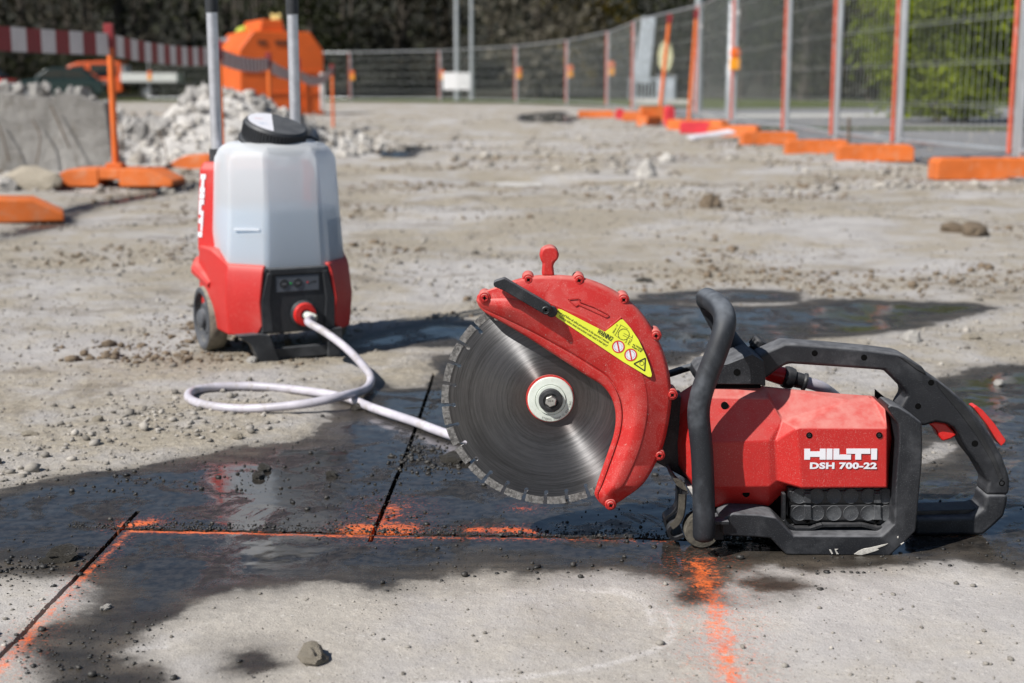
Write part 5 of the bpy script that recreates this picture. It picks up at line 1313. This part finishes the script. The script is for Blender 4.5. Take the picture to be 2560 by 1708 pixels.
for x0, w_ in ((-.52, .20), (-.12, .34)): MB().box((x0 + w_ / 2, -.012, 1.62), (w_, .02, .09)).build('stencil_mark', plain('dark_stencil', (.10, .03, .01), .6), sk, org=(0, 0, 0))
jk = stone('hi_vis_jacket', 'crumpled yellow-green work jacket lying on the left skip lid', 'jacket', (PP(625, 34.4), 34.4), .26, plain('hi_vis', (.42, .46, .06), .8, var=.4, scale=6), 51, flat=.6, rough=.5, elong=1.5); jk.location.z = 1.92
jk = stone('work_bag', 'grey work bag on the left skip lid beside the jacket', 'bag', (PP(590, 34.6), 34.6), .24, plain('bag_grey', (.16, .17, .19), .8, var=.4, scale=6), 52, flat=.5, rough=.4, elong=1.5); jk.location.z = 1.70
jk = stone('work_jacket', 'pale yellow cloth draped on the skip roof box', 'cloth', (PP(697, 34.4), 34.4), .15, plain('cloth_yellow', (.60, .45, .16), .8, var=.3, scale=6), 53, flat=1.0, rough=.4); jk.location.z = 2.18

# ------------------------------------------------------------------ vehicles
GLASS = plain('car_glass', (.012, .016, .020), .08, var=.1, spec=.8); TYR = plain('car_tyre', (.02, .02, .02), .85); RIM = plain('car_rim', (.35, .35, .36), .35, .7)
def wheel(o, x, y, r=.31, w=.2, s=-1):
    mb = MB(); mb.lathe([(r * .62, -w / 2), (r * .95, -w / 2), (r, -w / 2 + .03), (r, w / 2 - .03), (r * .95, w / 2), (r * .62, w / 2)], (x, y, r), (0, 1, 0), 24); wh_ = mb.build('wheel', TYR, o, org=(0, 0, 0))
    mb = MB(); mb.lathe([(r * .64, s * (w / 2 - .01)), (r * .5, s * (w / 2 - .05)), (r * .2, s * (w / 2 - .02)), (0, s * (w / 2 - .02))], (x, y, r), (0, 1, 0), 20); mb.build('rim', RIM, wh_, org=(0, 0, 0))
def car(name, label, loc, rz, paint, cat='car'):
    o = thing(name, label, cat, loc, rz); hw = .84
    low = [(-2.05, .30), (-1.98, .62), (-1.78, .82), (-.95, .95), (1.45, .98), (1.98, .90), (2.05, .55), (2.0, .28), (1.65, .26), (1.60, .45), (1.45, .60), (1.15, .60), (1.0, .45), (.95, .24), (-.95, .24), (-1.0, .45), (-1.15, .60), (-1.45, .60), (-1.60, .45), (-1.65, .26)]
    MB().prism(low, -hw, hw).build('body', paint, o, .05, 3, org=(0, 0, 0))
    cab = [(-1.0, .94), (-.40, 1.40), (.30, 1.46), (1.05, 1.42), (1.75, .97)]
    MB().prism(cab, -hw + .09, hw - .09).build('cabin', paint, o, .05, 3, org=(0, 0, 0))
    for s in (-1, 1):
        for pts in ([(-.78, .99), (-.34, 1.34), (.28, 1.39), (.28, .99)], [(.36, .99), (.36, 1.39), (1.0, 1.35), (1.45, .99)]):
            y0 = s * (hw - .085); MB().prism(pts, min(y0, y0 + s * .012), max(y0, y0 + s * .012)).build('side_window', GLASS, o, org=(0, 0, 0))
    M_w = Matrix.Rotation(-math.atan2(.46, .6), 3, 'Y')
    MB().box((-.71, 0, 1.185), (.60, 1.28, .02), M_w).build('windscreen', GLASS, o, org=(0, 0, 0)); MB().box((1.42, 0, 1.21), (.70, 1.25, .02), Matrix.Rotation(math.atan2(.45, .7), 3, 'Y')).build('rear_window', GLASS, o, org=(0, 0, 0))
    for s in (-1, 1):
        for x_ in (-1.3, 1.3): wheel(o, x_, s * (hw - .11), s=s)
        MB().box((-1.93, s * .58, .68), (.12, .34, .14)).build('headlight', plain('lens_clear', (.7, .7, .72), .15) if 'lens_clear' not in bpy.data.materials else bpy.data.materials['lens_clear'], o, .03, org=(0, 0, 0))
        MB().box((2.02, s * .62, .74), (.06, .28, .16)).build('tail_light', plain('lens_red', (.45, .02, .02), .2) if 'lens_red' not in bpy.data.materials else bpy.data.materials['lens_red'], o, .02, org=(0, 0, 0))
        MB().box((-.72, s * (hw + .06), 1.0), (.10, .16, .11)).build('mirror', paint, o, .02, org=(0, 0, 0))
    return o
TEAL = plain('teal_paint', (.006, .024, .026), .18, var=.05, spec=.7); ORP = plain('orange_paint', (.62, .10, .025), .3, var=.05, spec=.6); RDP = plain('red_paint', (.50, .03, .02), .3, var=.05, spec=.6)
car('parked_car', 'dark teal hatchback parked behind the rubble at the left', (PP(150, 65), 65, .03), R(8), TEAL)
car('parked_car', 'red car mostly cut by the left edge behind the rubble', (PP(-75, 66), 66, .03), R(-4), RDP)
pk = thing('pickup_truck', 'orange crew-cab truck with white flatbed parked behind the teal car', 'truck', (PP(262, 71.0), 71.0, .03), R(3))
MB().prism([(-2.9, .35), (-2.85, .85), (-2.2, 1.02), (1.05, 1.02), (1.05, .35)], -.88, .88).build('body', ORP, pk, .06, 3, org=(0, 0, 0))
MB().prism([(-2.15, 1.0), (-1.5, 1.62), (-1.1, 1.78), (.0, 1.84), (1.0, 1.82), (1.05, 1.0)], -.80, .80).build('cab', ORP, pk, .05, 3, org=(0, 0, 0))
for s in (-1, 1):
    for pts in ([(-1.85, 1.08), (-1.32, 1.58), (-.72, 1.66), (-.72, 1.08)], [(-.45, 1.08), (-.45, 1.68), (.80, 1.68), (.80, 1.08)]):
        y0 = s * .795; MB().prism(pts, min(y0, y0 + s * .012), max(y0, y0 + s * .012)).build('side_window', GLASS, pk, org=(0, 0, 0))
    for x_ in (-2.0, 2.2): wheel(pk, x_, s * .78, .34, .22, s)
    MB().box((-2.88, s * .6, .78), (.10, .32, .18)).build('headlight', bpy.data.materials['lens_clear'], pk, .03, org=(0, 0, 0))
MB().box((-1.84, 0, 1.33), (.86, 1.3, .02), Matrix.Rotation(-math.atan2(.62, .65), 3, 'Y')).build('windscreen', GLASS, pk, org=(0, 0, 0))
WHB = plain('bed_white', (.62, .62, .60), .5, var=.06)
MB().box((2.35, 0, .78), (2.7, 1.7, .14)).build('bed_floor', TYR, pk, .02, org=(0, 0, 0))
for s in (-1, 1): MB().box((2.35, s * .86, 1.06), (2.7, .04, .42)).build('bed_side', WHB, pk, .01, org=(0, 0, 0))
MB().box((3.70, 0, 1.06), (.04, 1.72, .42)).build('tailgate', WHB, pk, .01, org=(0, 0, 0)); MB().box((1.12, 0, 1.25), (.05, 1.7, .8)).build('headboard', WHB, pk, .01, org=(0, 0, 0))
MB().box((.8, 0, .55), (4.2, .6, .14)).build('chassis', TYR, pk, .02, org=(0, 0, 0))

# ------------------------------------------------------------------ trees, hedge and wood
def leaves(name, P_, size, mat, parent, seed, tint=None):
    r_ = np.random.default_rng(seed); n = len(P_)
    a = r_.normal(size=(n, 3)); a /= np.linalg.norm(a, axis=1)[:, None]; b_ = np.cross(a, r_.normal(size=(n, 3))); b_ /= np.linalg.norm(b_, axis=1)[:, None]
    s = (size * r_.uniform(.6, 1.4, n))[:, None]; V = np.stack([P_ - a * s - b_ * s * .1, P_ + b_ * s * .5, P_ + a * s + b_ * s * .1, P_ - b_ * s * .5], 1).reshape(-1, 3)
    o = np_mesh(name, V, np.arange(n * 4).reshape(n, 4), mat, parent); attr(o, 'tint', np.repeat(r_.uniform(0, 1, n) if tint is None else tint, 4)); return o
LF = {'green': leafmat('leaf_green', (.085, .125, .008), (.30, .36, .025), .45), 'olive': leafmat('leaf_olive', (.012, .016, .005), (.034, .038, .010), .2), 'brown': leafmat('leaf_brown', (.012, .011, .006), (.034, .029, .016), .2),
      'white': leafmat('blossom', (.05, .045, .032), (.15, .135, .105)), 'yellow': leafmat('leaf_yellow', (.07, .058, .008), (.16, .11, .012)), 'dark': leafmat('leaf_dark', (.008, .013, .006), (.022, .032, .010))}
BARK = plain('bark', (.050, .042, .033), .95, var=.4, scale=8, bumps=.5)
def tree(name, label, x, y, h, rad, kind, n, ls, seed, base=.12, z=0.05, group=None, stems=1):
    o = thing(name, label, 'tree', (x, y, z), 0, group); rr = random.Random(seed); r_ = np.random.default_rng(seed); cl = []
    mb = MB()
    for s in range(stems):
        dx, dy = (rr.uniform(-.35, .35) * rad * (stems > 1), rr.uniform(-.2, .2) * rad * (stems > 1)); tr = .028 * h / stems ** .5
        p = spline([(dx, dy, -.1), (dx * 1.2 + rr.uniform(-.1, .1), dy, h * .35), (dx * 1.5 + rr.uniform(-.2, .2), dy, h * .85)], 5); mb.tube(p, [tr * (1 - .8 * i / (len(p) - 1)) for i in range(len(p))], 8)
        for k in range(9):
            q = p[2 + k % (len(p) - 2)]; a = rr.uniform(0, 6.28); Lr = rad * rr.uniform(.5, .95); e = q + Vector((math.cos(a) * Lr, math.sin(a) * Lr, Lr * rr.uniform(.3, .8)))
            mb.tube([q, q.lerp(e, .5) + Vector((0, 0, .08 * Lr)), e], [tr * .35, tr * .22, tr * .08], 5); cl.append(e); cl.append(q.lerp(e, .6))
    mb.build('trunk', BARK, o, org=(0, 0, 0))
    for k in range(26 * stems if stems == 1 else 70 * stems):
        t = rr.uniform(0, 1); zz = h * (base + (1 - base) * t); rw = rad * (1 - abs(t - .42) ** 1.6 * 1.3) * rr.uniform(.3, 1.0); a = rr.uniform(0, 6.28); cl.append(Vector((math.cos(a) * rw, math.sin(a) * rw, zz)))
    cl = np.array([c_[:] for c_ in cl]); idx_ = r_.integers(0, len(cl), n); P_ = cl[idx_] + r_.normal(size=(n, 3)) * np.array([.20, .20, .15]) * rad
    tint = np.clip(r_.uniform(0, .6, len(cl))[idx_] + r_.uniform(0, .4, n), 0, 1); P_[:, 2] = np.maximum(P_[:, 2], h * base * .4)
    leaves('crown', P_, ls, LF[kind], o, seed + 1, tint); return o
tree('shrub_tree', 'bright green multi-stemmed tree behind the fence at the right', PP(2385, 25), 25, 4.6, 1.40, 'green', 70000, .046, 61, .03, .08, stems=3)
wt = [(300, 82, 12, 3.8, 'white', 'pale blossoming tree above the parked truck'), (60, 78, 12, 4, 'brown', 'bare brown tree at the upper left corner'), (1345, 74, 9, 3.4, 'white', 'greyish budding tree right of the lamp posts'), (1500, 80, 12, 3.6, 'yellow', 'yellowish tree above the bend of the fence'), (780, 76, 10, 3.0, 'olive', 'olive tree just right of the skip roof'),
      (1010, 80, 12, 4, 'brown', 'brown budding tree left of the lamp posts'), (2010, 66, 11, 3.2, 'olive', 'olive tree behind the near fence panels'), (1850, 70, 11, 3.0, 'dark', 'dark tree right of the double fence post'), (2180, 60, 10, 2.8, 'brown', 'brown tree left of the bright green one'), (2560, 62, 10, 3, 'olive', 'olive tree at the upper right corner')]
for i, (px, Y_, h, r_, kd, lb_) in enumerate(wt): tree('woodland_tree', lb_, PP(px, Y_), Y_, h, r_, kd, 3600, .17, 100 + i * 7, .06)
hd = thing('hedge', 'dark clipped hedge behind the parked vehicles', 'hedge', (-22, 77.5, 0)); r_ = np.random.default_rng(8); n = 9000
leaves('foliage', np.stack([r_.uniform(-14, 12, n), r_.uniform(-1.2, 1.2, n), r_.uniform(0, 2.3, n)], -1), .10, LF['olive'], hd, 4)
mb = MB()
for k in range(20): mb.tube([(-13 + k * 1.3, 0, -.1), (-13 + k * 1.3, .1, 2.0)], .03, 5)
mb.build('stems', BARK, hd, org=(0, 0, 0))
n = 80000; x = r_.uniform(-75, 75, n); y = 80 + r_.uniform(0, 1, n) ** 1.5 * 50; cl = fbm(x * .16, y * .12, 61, 3); hh = 4 + 11 * fbm(x * .10, y * .1, 33, 3)
gz_ = np.clip((y - 76) / 110, 0, 1) ** 1.2 * 26; z = gz_ + hh * r_.uniform(0, 1, n) ** .8
kp = r_.uniform(0, 1, n) < np.clip((cl - .30) * 3.4, .25, 1)
fo = leaves('distant_wood', np.stack([x, y, z], -1)[kp], .27, leafmat('wood_leaf', (.005, .007, .003), (.036, .040, .014), .2), None, 6, np.clip(cl[kp] * 1.3 - .25 + r_.uniform(-.2, .2, kp.sum()), 0, 1)); props(fo, 'dark budding woodland covering the slope in the background', 'woodland', kind='stuff')
mb = MB(); rr = random.Random(5)
for k in range(150):
    x_, y_ = rr.uniform(-60, 60), rr.uniform(79, 100); z_ = max(0, (y_ - 76) / 110) ** 1.2 * 26; mb.tube([(x_, y_, z_ - .5), (x_ + rr.uniform(-.5, .5), y_, z_ + rr.uniform(6, 13))], [.16, .06], 5)
wt_ = mb.build('distant_trunks', BARK, None, 0, smooth=60); props(wt_, 'thin dark trunks standing in the woodland on the slope', 'woodland', kind='stuff')
